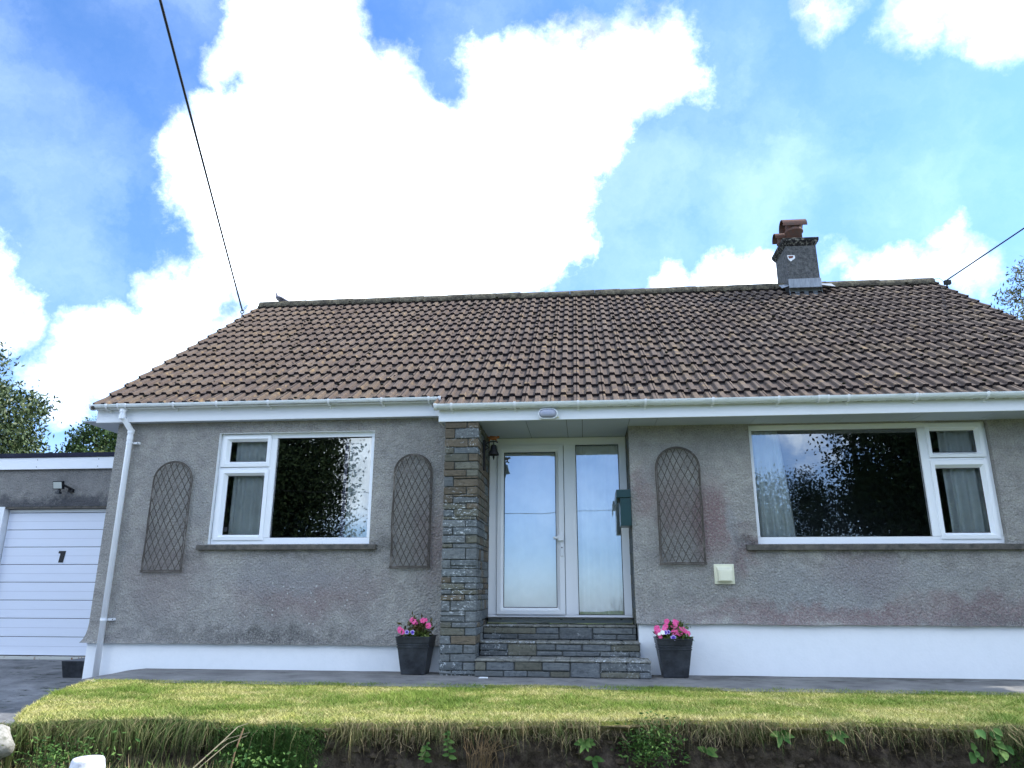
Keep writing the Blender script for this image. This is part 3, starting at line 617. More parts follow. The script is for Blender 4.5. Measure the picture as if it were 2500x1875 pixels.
def gutter(x0, x1, yc, zt, brs, joints=()):
    r = .056; mb = MB(); n_ = 12; vs = []; fs = []
    xs_ = [x0, x1]
    for x in xs_:
        for rr in (r, r-.006):
            for k in range(n_+1):
                a = math.pi + math.pi*k/n_; vs.append((x, yc + rr*math.cos(a), zt + rr*math.sin(a)*1.02))
    m_ = n_+1
    for k in range(n_): fs += [(k, k+1, 2*m_+k+1, 2*m_+k), (m_+k+1, m_+k, 3*m_+k, 3*m_+k+1)]
    fs += [(0, 2*m_, 3*m_, m_), (n_, m_+n_, 3*m_+n_, 2*m_+n_)]
    mb.add(vs, fs)
    o_ = mb.build('gutter', M_GUTTER, house, smooth=False)
    def band(x, wd, rr, nm, mat):
        q = MB(); vs = []; 
        for xx_ in (x-wd/2, x+wd/2):
            for r2 in (rr, rr-.004):
                for k in range(n_+1):
                    a = math.pi*.98 + math.pi*1.04*k/n_; vs.append((xx_, yc + r2*math.cos(a), zt + r2*math.sin(a)*1.02))
        fs = []
        for k in range(n_): fs += [(k, k+1, 2*m_+k+1, 2*m_+k), (k, m_+k, m_+k+1, k+1), (2*m_+k, 2*m_+k+1, 3*m_+k+1, 3*m_+k)]
        q.add(vs, fs)
        if nm == 'gutter_bracket': q.box(x-wd/2, x+wd/2, yc+.045, yc+.066, zt-.085, zt-.01)
        if nm == 'stop_end': q.add([(x, yc, zt)] + [(x, yc+rr*math.cos(math.pi+math.pi*k/n_), zt+rr*math.sin(math.pi+math.pi*k/n_)) for k in range(n_+1)], [(0, k+1, k+2) for k in range(n_)])
        q.build(nm, mat, o_)
    for x in brs: band(x, .024, .067, 'gutter_bracket', M_PVC)
    for x in joints: band(x, .09, .062, 'gutter_union', M_GUTTER); band(x-.05, .018, .066, 'gutter_clip', M_PVC); band(x+.05, .018, .066, 'gutter_clip', M_PVC)
    band(x0+.01, .035, .064, 'stop_end', M_PVC); band(x1-.01, .035, .064, 'stop_end', M_PVC)
gutter(-6.03, -1.64, -.185, 3.055, [-5.82, -4.95, -4.4, -3.75, -3.0, -2.35, -1.78], [-5.62])
gutter(-1.645, 6.25, -.502, 2.887, [-1.45, -.73, -.02, .72, 1.45, 2.15, 2.88, 3.58, 4.3, 5.0, 5.7], [2.62])
# downpipe
d = MB(); px0 = -5.555
d.tube([(-5.62, -.185, 3.03), (-5.62, -.185, 2.93), (-5.617, -.18, 2.905), (px0+.002, -.075, 2.755), (px0, -.068, 2.73), (px0, -.068, -.135)], .034, 14); dp = d.build('downpipe', M_PVC, house, smooth=True)
for z, r_ in ((2.985, .040), (2.90, .040), (2.74, .040), (2.66, .038)):
    d = MB(); q = (-5.62, -.185) if z > 2.85 else (px0, -.068); d.tube([(q[0], q[1], z-.025), (q[0], q[1], z+.025)], r_, 14); d.build('pipe_collar', M_PVC, dp)
for z in (2.60, .52):
    d = MB(); d.tube([(px0, -.068, z-.012), (px0, -.068, z+.012)], .0385, 14); d.box(px0+.03, px0+.105, -.035, -.0, z-.012, z+.012); d.build('pipe_clip', M_PVC, dp)
    d = MB(); d.tube([(px0+.09, -.036, z), (px0+.09, -.042, z)], .006, 8); d.build('screw', M_SEAL, dp)

# windows ---------------------------------------------------------------
def frame_rect(mb, x0, x1, z0, z1, t, y0, y1):
    t = t if isinstance(t, (tuple, list)) else (t, t, t, t)        # left right bottom top
    mb.box(x0, x0+t[0], y0, y1, z0, z1); mb.box(x1-t[1], x1, y0, y1, z0, z1)
    mb.box(x0+t[0], x1-t[1], y0, y1, z0, z0+t[2]); mb.box(x0+t[0], x1-t[1], y0, y1, z1-t[3], z1)
def mitre(mb, o, g, yf_, yb, yg):
    """mitred bevelled member between outer rect o and glass rect g"""
    (a, b, c, d), (e_, f_, g_, h_) = o, g
    A = [(a, yf_, c), (b, yf_, c), (b, yf_, d), (a, yf_, d)]
    s_ = .6; B = [(a+(e_-a)*s_, yf_-.004, c+(g_-c)*s_), (b+(f_-b)*s_, yf_-.004, c+(g_-c)*s_), (b+(f_-b)*s_, yf_-.004, d+(h_-d)*s_), (a+(e_-a)*s_, yf_-.004, d+(h_-d)*s_)]
    Cc = [(e_, yg, g_), (f_, yg, g_), (f_, yg, h_), (e_, yg, h_)]; Bk = [(a, yb, c), (b, yb, c), (b, yb, d), (a, yb, d)]
    vs = A+B+Cc+Bk; fs = []
    for i in range(4):
        j = (i+1) % 4; fs += [(i, j, 4+j, 4+i), (4+i, 4+j, 8+j, 8+i), (12+i, 12+j, j, i)]
    mb.add(vs, fs)
def gasket(mb, g, y, t=.006):
    frame_rect(mb, g[0]-.001, g[1]+.001, g[2]-.001, g[3]+.001, t, y-.003, y+.001)
def pane(parent, g, y, mat, lean=0): q = MB(); q.add([(g[0], y, g[2]), (g[1], y, g[2]), (g[1], y+lean, g[3]), (g[0], y+lean, g[3])], [(0, 1, 2, 3)]); q.build('pane', mat, parent)
def sash(parent, o, g, yf_, yg, mat=M_GLASS, name='opening_sash'):
    q = MB(); mitre(q, o, g, yf_, yf_+.05, yg-.002); s_ = q.build(name, M_PVC, parent)
    q = MB(); gasket(q, g, yg-.001); q.build('gasket', M_SEAL, parent); pane(parent, g, yg, mat)
    return s_
def window(op, big, small_t, small_b, xm, zt, right):
    a, b, c, d = op; a += .004; b -= .004
    q = MB()
    mb_x = (big[0], big[1])
    q.box(a, b, .062, .12, c, c+.075 if not right else c+.078)                    # bottom rail
    q.box(a, b, .062, .12, big[3], d-.002)                                        # head
    q.box(a, min(big[0], small_b[0]-.10) if not right else big[0], .062, .12, c+.078, big[3])
    if right:
        q.box(big[1], small_b[0]-.05, .062, .12, c+.078, big[3]); q.box(small_b[1]+.05, b, .062, .12, c+.078, big[3])
        q.box(small_b[0]-.05, small_b[1]+.05, .0622, .12, zt-.012, zt+.012)
    else:
        q.box(small_b[1]+.05, big[0], .062, .12, c+.078, big[3]); q.box(big[1], b, .062, .12, c+.078, big[3])
        q.box(small_b[0]-.10, small_b[1]+.05, .0622, .12, zt-.012, zt+.012)
    fr_ = q.build('window_frame', M_PVC, house, bevel=.004, seg=1)
    q = MB(); gasket(q, big, .094); q.build('gasket', M_SEAL, fr_); pane(fr_, big, .095, M_GLASS)
    ox0, ox1 = small_b[0]-.095, small_b[1]+.068
    if right: ox0, ox1 = small_b[0]-.065, small_b[1]+.078
    sash(fr_, (ox0, ox1, zt+.016, d-.02), small_t, .045, .095); sash(fr_, (ox0, ox1, c+.05, zt-.016), small_b, .045, .095)
    return fr_
wl = window(LW, (-3.716, -2.53, 1.449, 2.652), (-4.313, -3.855, 2.369, 2.615), (-4.311, -3.856, 1.487, 2.194), -3.75, 2.283, False)
wr = window(RW, (1.966, 3.804, 1.431, 2.640), (3.941, 4.414, 2.358, 2.605), (3.948, 4.414, 1.469, 2.179), 3.84, 2.28, True)
q = MB(); q.box(-4.30, -4.255, .088, .093, 1.525, 1.575); q.build('sensor', M_BLACK, wl, bevel=.006)
for nm, (x0, x1, z0, z1) in {'l': (-4.545, -2.385, 1.304, 1.37), 'r': (1.788, 4.85, 1.283, 1.352)}.items():
    q = MB(); q.add([(x0, -.055, z0), (x1, -.055, z0), (x1, .065, z0), (x0, .065, z0), (x0, -.055, z1-.012), (x1, -.055, z1-.012), (x1, .065, z1+.003), (x0, .065, z1+.003)], [(0, 3, 2, 1), (4, 5, 6, 7), (0, 1, 5, 4), (1, 2, 6, 5), (2, 3, 7, 6), (3, 0, 4, 7)])
    q.build('window_sill', M_CONC, house, bevel=.006)
# white painted reveals of the windows
q = MB()
for (a, b, c, d) in (LW,):
    q.box(a+.0005, a+.0035, .001, .061, c, d-.003); q.box(a+.003, b-.003, .001, .061, d-.0035, d-.0005); q.box(b-.0035, b-.0005, .001, .061, c, d-.003)
q.build('painted_reveal', M_JAMBW, house)

# front door set at the back of the porch ---------------------------------
DY = .60
q = MB()
q.box(-1.152, .55, DY-.01, DY+.06, .482, .575); q.box(-1.152, .55, DY-.01, DY+.06, 2.612, 2.704)
q.box(-1.152, -1.052, DY-.01, DY+.06, .575, 2.612); q.box(-.222, -.073, DY-.01, DY+.06, .575, 2.612); q.box(.461, .55, DY-.01, DY+.06, .575, 2.612)
dfr = q.build('door_frame', M_PVC, house, bevel=.004, seg=1)
door = MB(); og = (-1.046, -.228, .58, 2.607); gg = (-.968, -.325, .655, 2.523); mitre(door, og, gg, DY-.035, DY+.03, DY-.006)
dr = door.build('front_door', M_PVC, house)
q = MB(); gasket(q, gg, DY-.004, .008); q.build('gasket', M_SEAL, dr); pane(dr, gg, DY-.003, M_DGLASS, .027)
q = MB(); gg2 = (-.073, .461, .575, 2.606); gasket(q, gg2, DY+.003, .009); q.build('gasket', M_SEAL, dfr); pane(dfr, gg2, DY+.004, M_DGLASS, .027)
q = MB(); q.box(-.276, -.242, DY-.052, DY-.036, 1.25, 1.52); q.box(-.30, -.235, DY-.085, DY-.053, 1.43, 1.50); q.box(-.36, -.30, DY-.082, DY-.062, 1.455, 1.48); q.build('door_handle', M_PVC, dr, bevel=.002, seg=1)
q = MB(); q.tube([(-.259, DY-.051, 1.35), (-.259, DY-.056, 1.35)], .008, 10); q.build('keyhole', M_BLACK, dr)
q = MB()
for x in (-1.0, -.28, -.02, .42): q.box(x-.014, x+.014, DY-.0125, DY-.0105, .522, .528)
q.build('drain_slots', M_SEAL, dfr)

# inside: dark rooms
q = MB()
q.add([(HX0+TH, .3, .55), (HX1-TH, .3, .55), (HX1-TH, 3.9, .55), (HX0+TH, 3.9, .55)], [(0, 1, 2, 3)]); q.build('room_floor', M_FLOORIN, house)
q = MB(); q.box(HX0+TH, HX1-TH, 3.9, 3.95, .5, 2.85); q.box(HX0+TH, HX1-TH, .3, 3.9, 2.80, 2.84); q.box(-1.6, -1.5, .3, 3.9, .5, 2.8); q.box(.9, 1.0, .3, 3.9, .5, 2.8)
q.box(-1.5, -1.16, DY+.07, DY+.1, .5, 2.8); q.box(.56, .9, DY+.07, DY+.1, .5, 2.8)
q.build('room_walls', M_ROOM, house)
# porch side above the wall return on the right
q = MB(); q.box(.556, .9, TH+.001, DY+.06, .2, 2.70); q.build('porch_return', M_MORTAR, house)

def curtain(x0, x1, y, z0, z1, lab, folds, amp=.03, mat=M_CURTAIN, lean=0.0, edge=False):
    n_ = 70; nz = 8; vs = []
    for j in range(nz+1):
        tz = j/nz; z = z0 + (z1-z0)*tz
        for i in range(n_+1):
            u = i/n_; x = x0 + (x1-x0)*u + lean*(tz)**1.6*(u)
            vs.append((x, y + amp*math.sin(u*folds*2*math.pi + .6*math.sin(u*7)) *(.75+.25*math.cos(tz*3)) + .008*noise.noise((u*9, tz*2, y)), z))
    q_ = MB(); q_.add(vs, [(j*(n_+1)+i, j*(n_+1)+i+1, (j+1)*(n_+1)+i+1, (j+1)*(n_+1)+i) for j in range(nz) for i in range(n_)])
    o_ = q_.build('curtain', mat, smooth=True); tag(o_, lab, 'curtain', 'curtains behind the glass'); return o_
curtain(-4.28, -3.80, .175, 1.1, 2.75, 'pale curtain behind the narrow panes of the left window', 4.5)
c_ = curtain(-2.83, -2.45, .18, 1.1, 2.75, 'pale curtain with mauve edge at the porch end of the left window', 3.2)
q = MB(); q.box(-2.885, -2.845, .165, .175, 1.1, 2.75); q.build('lining_edge', M_LINING, c_)
curtain(1.96, 2.40, .18, 1.1, 2.72, 'pale curtain at the porch end of the wide right window', 4, lean=-.12)
curtain(4.06, 4.52, .175, 1.1, 2.72, 'pale curtain behind the narrow panes of the right window', 4)
curtain(-.09, .50, DY+.10, .56, 2.7, 'long pale net curtain behind the side pane of the porch', 4.5, .028)
curtain(-1.0, -.29, DY+.12, .6, 2.6, 'thin pale net drawn flat behind the door glass', 3, .006)

# stone pillar ------------------------------------------------------------
PX0, PX1, PY = -1.535, -1.155, -.42
q = MB(); q.box(PX0+.008, PX1-.008, PY+.012, DY+.05, -.1, 2.704); pil = q.build('stone_pillar', M_MORTAR, house)
def stone_box(x0, x1, y0, y1, z0, z1, mat, parent, bev=.006, jit=.004, name='stone'):
    q_ = MB(); q_.box(x0, x1, y0, y1, z0, z1)
    q_.v = [(a+rnd.uniform(-jit, jit)*.6, b+rnd.uniform(-jit, jit)*.5, c+rnd.uniform(-jit, jit)) for a, b, c in q_.v]
    return q_.build(name, mat, parent, bevel=bev, seg=1)
# rows: (top px, bottom px, joint fraction) read off the photograph as heights
def zA(v): return 2.700 + (62-v)/5.35*(2.700-1.345)/((1326.8-1031.6))
def zB(v): return 1.345 - (v-35)/4.88*(1.345-0.02)/((1648-1327.2))
rows = [(zA(62),zA(145),.66),(zA(150),zA(280),.3),(zA(288),zA(397),.7),(zA(405),zA(485),.28),(zA(490),zA(588),.72),(zA(595),zA(693),.31),(zA(700),zA(783),.66),(zA(788),zA(920),.28,.25),(zA(925),zA(1018),.67),(zA(1023),zA(1130),.28,.3),(zA(1135),zA(1208),.67),(zA(1213),zA(1300),.31),(zA(1306),zA(1340),.97),(zA(1346),zA(1435),.67),(zA(1441),zA(1535),.3),(zA(1541),zA(1638),.68),
        (zB(37),zB(90),.3),(zB(96),zB(234),.68),(zB(240),zB(346),.26,.72),(zB(352),zB(447),.7),(zB(454),zB(524),.28),(zB(530),zB(600),.67),(zB(606),zB(666),.3),(zB(671),zB(736),.68),(zB(742),zB(865),.27),(zB(871),zB(997),.7,-.45),(zB(1003),zB(1065),.32),(zB(1070),zB(1155),.7),(zB(1162),zB(1260),.3),(zB(1266),zB(1370),.66),(zB(1376),zB(1465),.3),(zB(1471),zB(1562),.66),(zB(1568),zB(1605),.35)]
pw = PX1-PX0
for k, r_ in enumerate(rows):
    zt, zb_, fj = r_[:3]; xj = PX0 + pw*fj; gp = .005; pr = lambda: rnd.uniform(.0, .010)
    # colours by band: brown above, grey blue with white bloom lower down
    def mat_(u): 
        v = rnd.random(); br = .8 if k < 12 else .45 if k < 24 else .25
        return M_ST[0] if v < br*.6 else M_ST[1] if v < br else M_ST[2] if v < br+(1-br)*.6 else M_ST[3]
    # front stones; the right hand one turns the corner
    dep = rnd.choice([.17, .24, .3]) if fj > .5 else rnd.choice([.10, .14])
    segs_r = [(zb_, zt)]; segs_l = [(zb_, zt)]
    if len(r_) == 4:
        sp_ = zt - (zt-zb_)*abs(r_[3]); s2 = [(zb_, sp_-.003), (sp_+.003, zt)]
        if r_[3] > 0: segs_r = s2
        else: segs_l = s2
    for (a, b) in segs_l: stone_box(PX0, xj-gp, PY-pr(), PY+.10, a+.002, b-.002, mat_(0), pil)
    if fj < .95:
        for (a, b) in segs_r: stone_box(xj+gp, PX1+pr()*.5, PY-pr(), PY+dep, a+.002, b-.002, mat_(1), pil)
    else: dep = .02
    # stones along the porch side
    y = PY + dep + .007
    while y < DY-.03:
        ln = rnd.uniform(.13, .30); y2 = min(y+ln, DY-.012)
        if DY-.012-y2 < .07: y2 = DY-.012
        if zt-zb_ > .12 and rnd.random() < .5:
            zm = (zt+zb_)/2 + rnd.uniform(-.015, .015)
            for (a, b) in ((zb_, zm-.004), (zm+.004, zt)): stone_box(PX1-.06, PX1+pr()*.7, y, y2, a+.002, b-.002, mat_(2), pil)
        else: stone_box(PX1-.06, PX1+pr()*.7, y, y2, zb_+.002, zt-.002, mat_(2), pil)
        y = y2+.007
    # and on its outer side
    stone_box(PX0-pr()*.4, PX0+.05, PY+.108, -.004, zb_+.002, zt-.002, mat_(2), pil)
# stones facing the short right hand reveal
q = MB(); q.box(.562, .60, .29, DY+.05, .1, 2.70); rv = q.build('porch_side_wall', M_MORTAR, house)
z = .49
while z < 2.68:
    h_ = rnd.uniform(.055, .11); z2 = min(z+h_, 2.70); y = .003
    while y < DY-.02:
        y2 = min(y+rnd.uniform(.12, .28), DY-.012); stone_box(.5535-rnd.uniform(0, .006), .5522, y, y2, z+.003, z2-.003, rnd.choice(M_ST[1:]), rv, bev=0, jit=.001); y = y2+.008
    z = z2

# front steps ---------------------------------------------------------------
steps = empty('front_steps', (-.3, -.2, 0), 'three slate stone steps leading up to the glazed front door', 'steps')
def rel(o_): o_.matrix_parent_inverse = Matrix.Translation((.3, .2, 0)); return o_
specs = [(-.50, -.13, -1.146, .650, 0, .172, [ (85,205,'u'),(215,530,'u'),(545,850,'u'),(860,1165,'u'),(1180,1505,'t'),(1520,1800,'u'),(1810,2075,'u'),(80,410,'l'),(420,680,'l'),(690,940,'l'),(948,1165,'l'),(1515,1945,'l'),(1950,2078,'l')], 80, 2078, .43),
         (-.13, .16, -1.150, .575, .172, .323, [(140,450,'u'),(465,785,'t'),(792,1000,'u'),(1010,1300,'u'),(1310,1625,'u'),(1635,1950,'u'),(140,455,'l'),(792,1080,'l'),(1090,1500,'l'),(1510,1830,'l'),(1840,1955,'l')], 135, 1955, .45),
         (.16, DY-.012, -1.150, .560, .323, .480, [(190,780,'u'),(790,1040,'u'),(1050,1415,'t'),(1425,1860,'u'),(1868,1900,'u'),(190,375,'l'),(385,570,'l'),(585,1040,'l'),(1425,1680,'l'),(1690,1900,'l')], 188, 1902, .46)]
for (y0, y1, x0, x1, z0, z1, st, pa, pb, fr) in specs:
    top = z1-.028
    q = MB(); q.box(x0+.012, x1-.012, y0+.014, y1, z0-.04 if z0 == 0 else z0-.01, top+.004); rel(q.build('riser_core', M_MORTAR, steps))
    # tread slabs, slightly proud of the riser
    nt_ = 9; xs_ = [x0-.004 + (x1-x0+.008)*(i+rnd.uniform(-.2, .2)*(0 < i < nt_))/nt_ for i in range(nt_+1)]
    for a, b in zip(xs_, xs_[1:]): rel(stone_box(a+.001, b-.001, y0-.010, y1-.0015, top+.0055, z1, M_TREAD, steps, .007, .003, 'tread_slab'))
    hh = top - z0; zm = z0 + hh*fr
    for (a, b, t_) in st:
        xa = x0 + (x1-x0)*(a-pa)/(pb-pa); xb = x0 + (x1-x0)*(b-pa)/(pb-pa)
        za, zb2 = {'u': (zm+.004, top), 'l': (z0+.004, zm-.004), 't': (z0+.004, top)}[t_]
        mm = rnd.choice(M_STDK) if rnd.random() < .8 else M_ST[2]
        rel(stone_box(xa, xb, y0-rnd.uniform(0, .010), y0+.07, za, zb2, mm, steps, .009, .004))
    for (a, b) in ((z0+.004, zm-.004), (zm+.004, top)): rel(stone_box(x1-.05, x1+.004, y0+.078, y1-.01, a, b, rnd.choice(M_STDK), steps))

# roof ---------------------------------------------------------------------
sl_ = R(35.4); cs, sn = math.cos(sl_), math.sin(sl_); GA = .334; NC = 41; TW = 12.23/NC
q = MB()
def rp(s, off): return (-.25 + s*cs - off*sn*-1*0 + (-sn)*off*-1*0, 0)
def roofpt(x, s, n_): return (x, -.25 + s*cs - n_*sn, 3.03 + s*sn + n_*cs)
q.add([roofpt(-5.98, .0, -.03), roofpt(6.21, .0, -.03), roofpt(6.21, 5.18, -.03), roofpt(-5.98, 5.18, -.03), roofpt(-1.58, -.27, -.03), roofpt(6.21, -.27, -.03), roofpt(-1.58, 0, -.03)], [(0, 1, 2, 3), (4, 5, 1, 6)])
yr, zr = 3.97, 6.02
q.add([(-5.98, yr, zr-.03), (6.21, yr, zr-.03), (6.21, 8.3, zr-.03-(8.3-yr)*.71), (-5.98, 8.3, zr-.03-(8.3-yr)*.71)], [(0, 1, 2, 3)])
roof = q.build('roof', plain('roof_underlay', (.03, .025, .022), .95), house)
prof = [(0.0, .029), (.020, .028), (.027, .022), (.032, .003), (.038, 0), (.098, 0), (.104, .003), (.109, .022), (.117, .029), (.166, .029), (.174, .022), (.179, .003), (.185, 0), (.247, 0), (.253, .003), (.258, .022), (.266, .029), (.2945, .0295)]
prof = [(a/.2983*TW if i < len(prof)-1 else TW-.0038, b) for i, (a, b) in enumerate(prof)]
TLEN, TT = .40, .030
def tile_geo():
    n_ = len(prof); vs = []
    for (y, dz) in ((0, 0), (TLEN, 0)):
        for (x, z) in prof: vs.append((x, y, z))
    for (x, z) in prof: vs.append((x, .003, z-TT))
    fs = [(i, i+1, n_+i+1, n_+i) for i in range(n_-1)]; ns = [(2*n_+i, 2*n_+i+1, i+1, i) for i in range(n_-1)]
    b = len(vs); vs += [(prof[0][0], TLEN, prof[0][1]-TT), (prof[-1][0], TLEN, prof[-1][1]-TT)]
    fs += [(0, n_, b, 2*n_), (3*n_-1, b+1, 2*n_-1, n_-1)]
    return vs, fs, ns
tv, tf, tn = tile_geo()
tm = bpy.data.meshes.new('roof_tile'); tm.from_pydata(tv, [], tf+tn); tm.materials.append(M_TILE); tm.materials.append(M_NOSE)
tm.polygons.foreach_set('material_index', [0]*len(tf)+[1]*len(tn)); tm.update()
tilt = sl_ - math.asin(.0325/GA)
def tile_matrix(col, row):
    s = .036 + GA*row; j = lambda a: rnd.uniform(-a, a)
    p_ = roofpt(-6.0 + TW*col + j(.0015), s + j(.004), .0 + j(.0012))
    return Matrix.Translation(p_) @ Matrix.Rotation(tilt + j(.006), 4, 'X') @ Matrix.Rotation(j(.006), 4, 'Z') @ Matrix.Rotation(j(.006), 4, 'Y')
SV, SF, SM = [], [], []
for row in range(-1, 16):
    for col in range(NC):
        if row == -1 and -6.0+TW*col < -1.85: continue
        Mx = tile_matrix(col, row)
        if row == -1 and -6.0+TW*col < -1.62: Mx = Matrix.Translation((TW*.5, 0, 0)) @ Mx @ Matrix.Diagonal((.5, 1, 1, 1))
        if row <= 5:
            o_ = link('roof_tile', tm, roof); o_.matrix_world = Mx
        else:
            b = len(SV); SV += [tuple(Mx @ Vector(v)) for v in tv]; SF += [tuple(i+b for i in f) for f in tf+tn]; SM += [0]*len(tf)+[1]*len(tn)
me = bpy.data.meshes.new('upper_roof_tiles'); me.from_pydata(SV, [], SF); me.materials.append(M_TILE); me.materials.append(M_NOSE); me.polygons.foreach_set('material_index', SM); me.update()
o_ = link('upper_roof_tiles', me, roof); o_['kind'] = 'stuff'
# ridge tiles
nr = 27; rl = 12.16/nr
for i in range(nr):
    x0 = -5.99 + rl*i + .003; x1 = x0 + rl - .006; q = MB(); vs = []; n_ = 10; jz = rnd.uniform(-.006, .006)
    for x, ex in ((x0, 0), (x1, .004)):
        for rr in (.115+ex, .10):
            for k in range(n_+1):
                a = -.15 + (math.pi+.3)*k/n_; vs.append((x, yr + rr*math.cos(a), 5.985+jz + rr*math.sin(a)*1.05))
    m_ = n_+1; fs = []
    for k in range(n_): fs += [(k, k+1, 2*m_+k+1, 2*m_+k), (k, m_+k, m_+k+1, k+1), (2*m_+k, 2*m_+k+1, 3*m_+k+1, 3*m_+k)]
    fs += [(0, 2*m_, 3*m_, m_), (n_, m_+n_, 3*m_+n_, 2*m_+n_)]
    q.add(vs, fs); q.build('ridge_tile', M_RIDGE, roof)
q = MB(); q.box(-5.985, 6.165, yr-.09, yr+.09, 5.93, 6.0)
for i in range(150):
    x = rnd.uniform(-5.9, 6.1); blob(q, (x, yr-.09+rnd.uniform(-.02, .02), 5.985+rnd.uniform(-.03, .02)), rnd.uniform(.012, .03), i, (1.3, 1, .8))
q.build('ridge_mortar', M_RIDGE, roof)
# moss cushions on the tiles
q = MB()
for i in range(420):
    c_i = rnd.randint(0, NC-1); r_i = rnd.randint(0, 15); u = rnd.choice([TW-.002, .065, .21, rnd.uniform(0, TW)])
    s = .036 + GA*r_i + rnd.choice([-.012, rnd.uniform(.02, .3)]); x = -6+TW*c_i+u
    if rnd.random() < .35 and x < 3: continue
    p_ = roofpt(x, s, .022*(s-.036-GA*r_i < 0) + (.024 if u > TW-.05 else .004) + .016*(1-(s-.036-GA*r_i)/GA))
    blob(q, p_, rnd.uniform(.008, .022), i, (1.4, 1.0, .7))
mo = q.build('moss_cushions', M_MOSS, roof); mo['kind'] = 'stuff'
# cement verges
q = MB()
for xa, xb in ((-6.012, -5.975), (6.195, 6.24)):
    for s0, s1 in ((-.0, 5.15),):
        q.add([roofpt(xa, s0, -.045), roofpt(xb, s0, -.045), roofpt(xb, s1, -.045), roofpt(xa, s1, -.045), roofpt(xa, s0, -.003), roofpt(xb, s0, -.003), roofpt(xb, s1, -.003), roofpt(xa, s1, -.003)], [(0, 3, 2, 1), (4, 5, 6, 7), (0, 1, 5, 4), (1, 2, 6, 5), (2, 3, 7, 6), (3, 0, 4, 7)])
q.build('verge_mortar', M_CONC, roof)

# chimney --------------------------------------------------------------------
q = MB(); CX0, CX1, CY0, CY1 = 3.655, 4.165, 3.62, 4.30
q.add([(CX0-.01, CY0-.01, 5.6), (CX1+.01, CY0-.01, 5.6), (CX1+.01, CY1, 5.6), (CX0-.01, CY1, 5.6), (CX0, CY0, 6.71), (CX1, CY0, 6.71), (CX1, CY1, 6.71), (CX0, CY1, 6.71)], [(0, 1, 5, 4), (1, 2, 6, 5), (2, 3, 7, 6), (3, 0, 4, 7), (4, 5, 6, 7)])
ch = q.build('chimney', M_CHIM, house)
q = MB(); o1, o2 = .008, .055
def ring(mb, e0, z0, e1, z1):
    a = [(CX0-e0, CY0-e0, z0), (CX1+e0, CY0-e0, z0), (CX1+e0, CY1+e0, z0), (CX0-e0, CY1+e0, z0), (CX0-e1, CY0-e1, z1), (CX1+e1, CY0-e1, z1), (CX1+e1, CY1+e1, z1), (CX0-e1, CY1+e1, z1)]
    mb.add(a, [(0, 3, 2, 1), (4, 5, 6, 7), (0, 1, 5, 4), (1, 2, 6, 5), (2, 3, 7, 6), (3, 0, 4, 7)])
ring(q, .004, 6.66, .05, 6.735); ring(q, .05, 6.7355, .055, 6.80); q.build('chimney_cap', M_CAP, ch, bevel=.008, seg=1)
q = MB(); ring(q, -.04, 6.79, -.12, 6.87); q.build('flaunching', M_CAP, ch)
# lead: front apron, stepped side, soakers on the tiles
q = MB(); q.box(CX0-.02, CX1+.02, CY0-.024, CY0-.012, 5.72, 6.035); q.build('lead_flashing', M_LEAD, ch, bevel=.004, seg=1)
q = MB(); a = roofpt(0, 4.68, .05)[1:]; 
q.add([(CX0-.06, CY0-.026, 5.87), (CX1+.06, CY0-.026, 5.87), (CX1+.19, CY0-.14, 5.825), (CX0-.13, CY0-.14, 5.825), (CX0-.07, CY0-.09, 5.79), (CX1+.03, CY0-.10, 5.79)], [(0, 1, 2, 3)])
q.add([(CX1+.0, CY0-.03, 5.9), (CX1+.03, CY0-.03, 5.9), (CX1+.24, CY0-.03, 5.865), (CX1+.24, CY0+.16, 6.0), (CX1+.0, CY0+.2, 6.03)], [(0, 1, 2, 3, 4)])
q.add([(CX0-.0, CY0-.03, 5.9), (CX0-.03, CY0-.03, 5.9), (CX0-.14, CY0-.03, 5.865), (CX0-.14, CY0+.16, 6.0), (CX0-.0, CY0+.2, 6.03)], [(4, 3, 2, 1, 0)])
q.build('lead_apron', M_LEAD, ch)
q = MB(); q.add([(3.665, CY0-.004, 6.49), (3.79, CY0-.004, 6.485), (3.795, CY0-.004, 6.43), (3.715, CY0-.004, 6.37), (3.675, CY0-.004, 6.42)], [(0, 4, 3, 2, 1)]); q.build('bare_mortar_patch', M_JAMBW, ch)
q = MB(); q.add([(3.678, CY0-.006, 6.475), (3.77, CY0-.006, 6.473), (3.755, CY0-.006, 6.435), (3.69, CY0-.006, 6.425)], [(0, 3, 2, 1)]); q.build('exposed_brick', M_BRICK, ch)
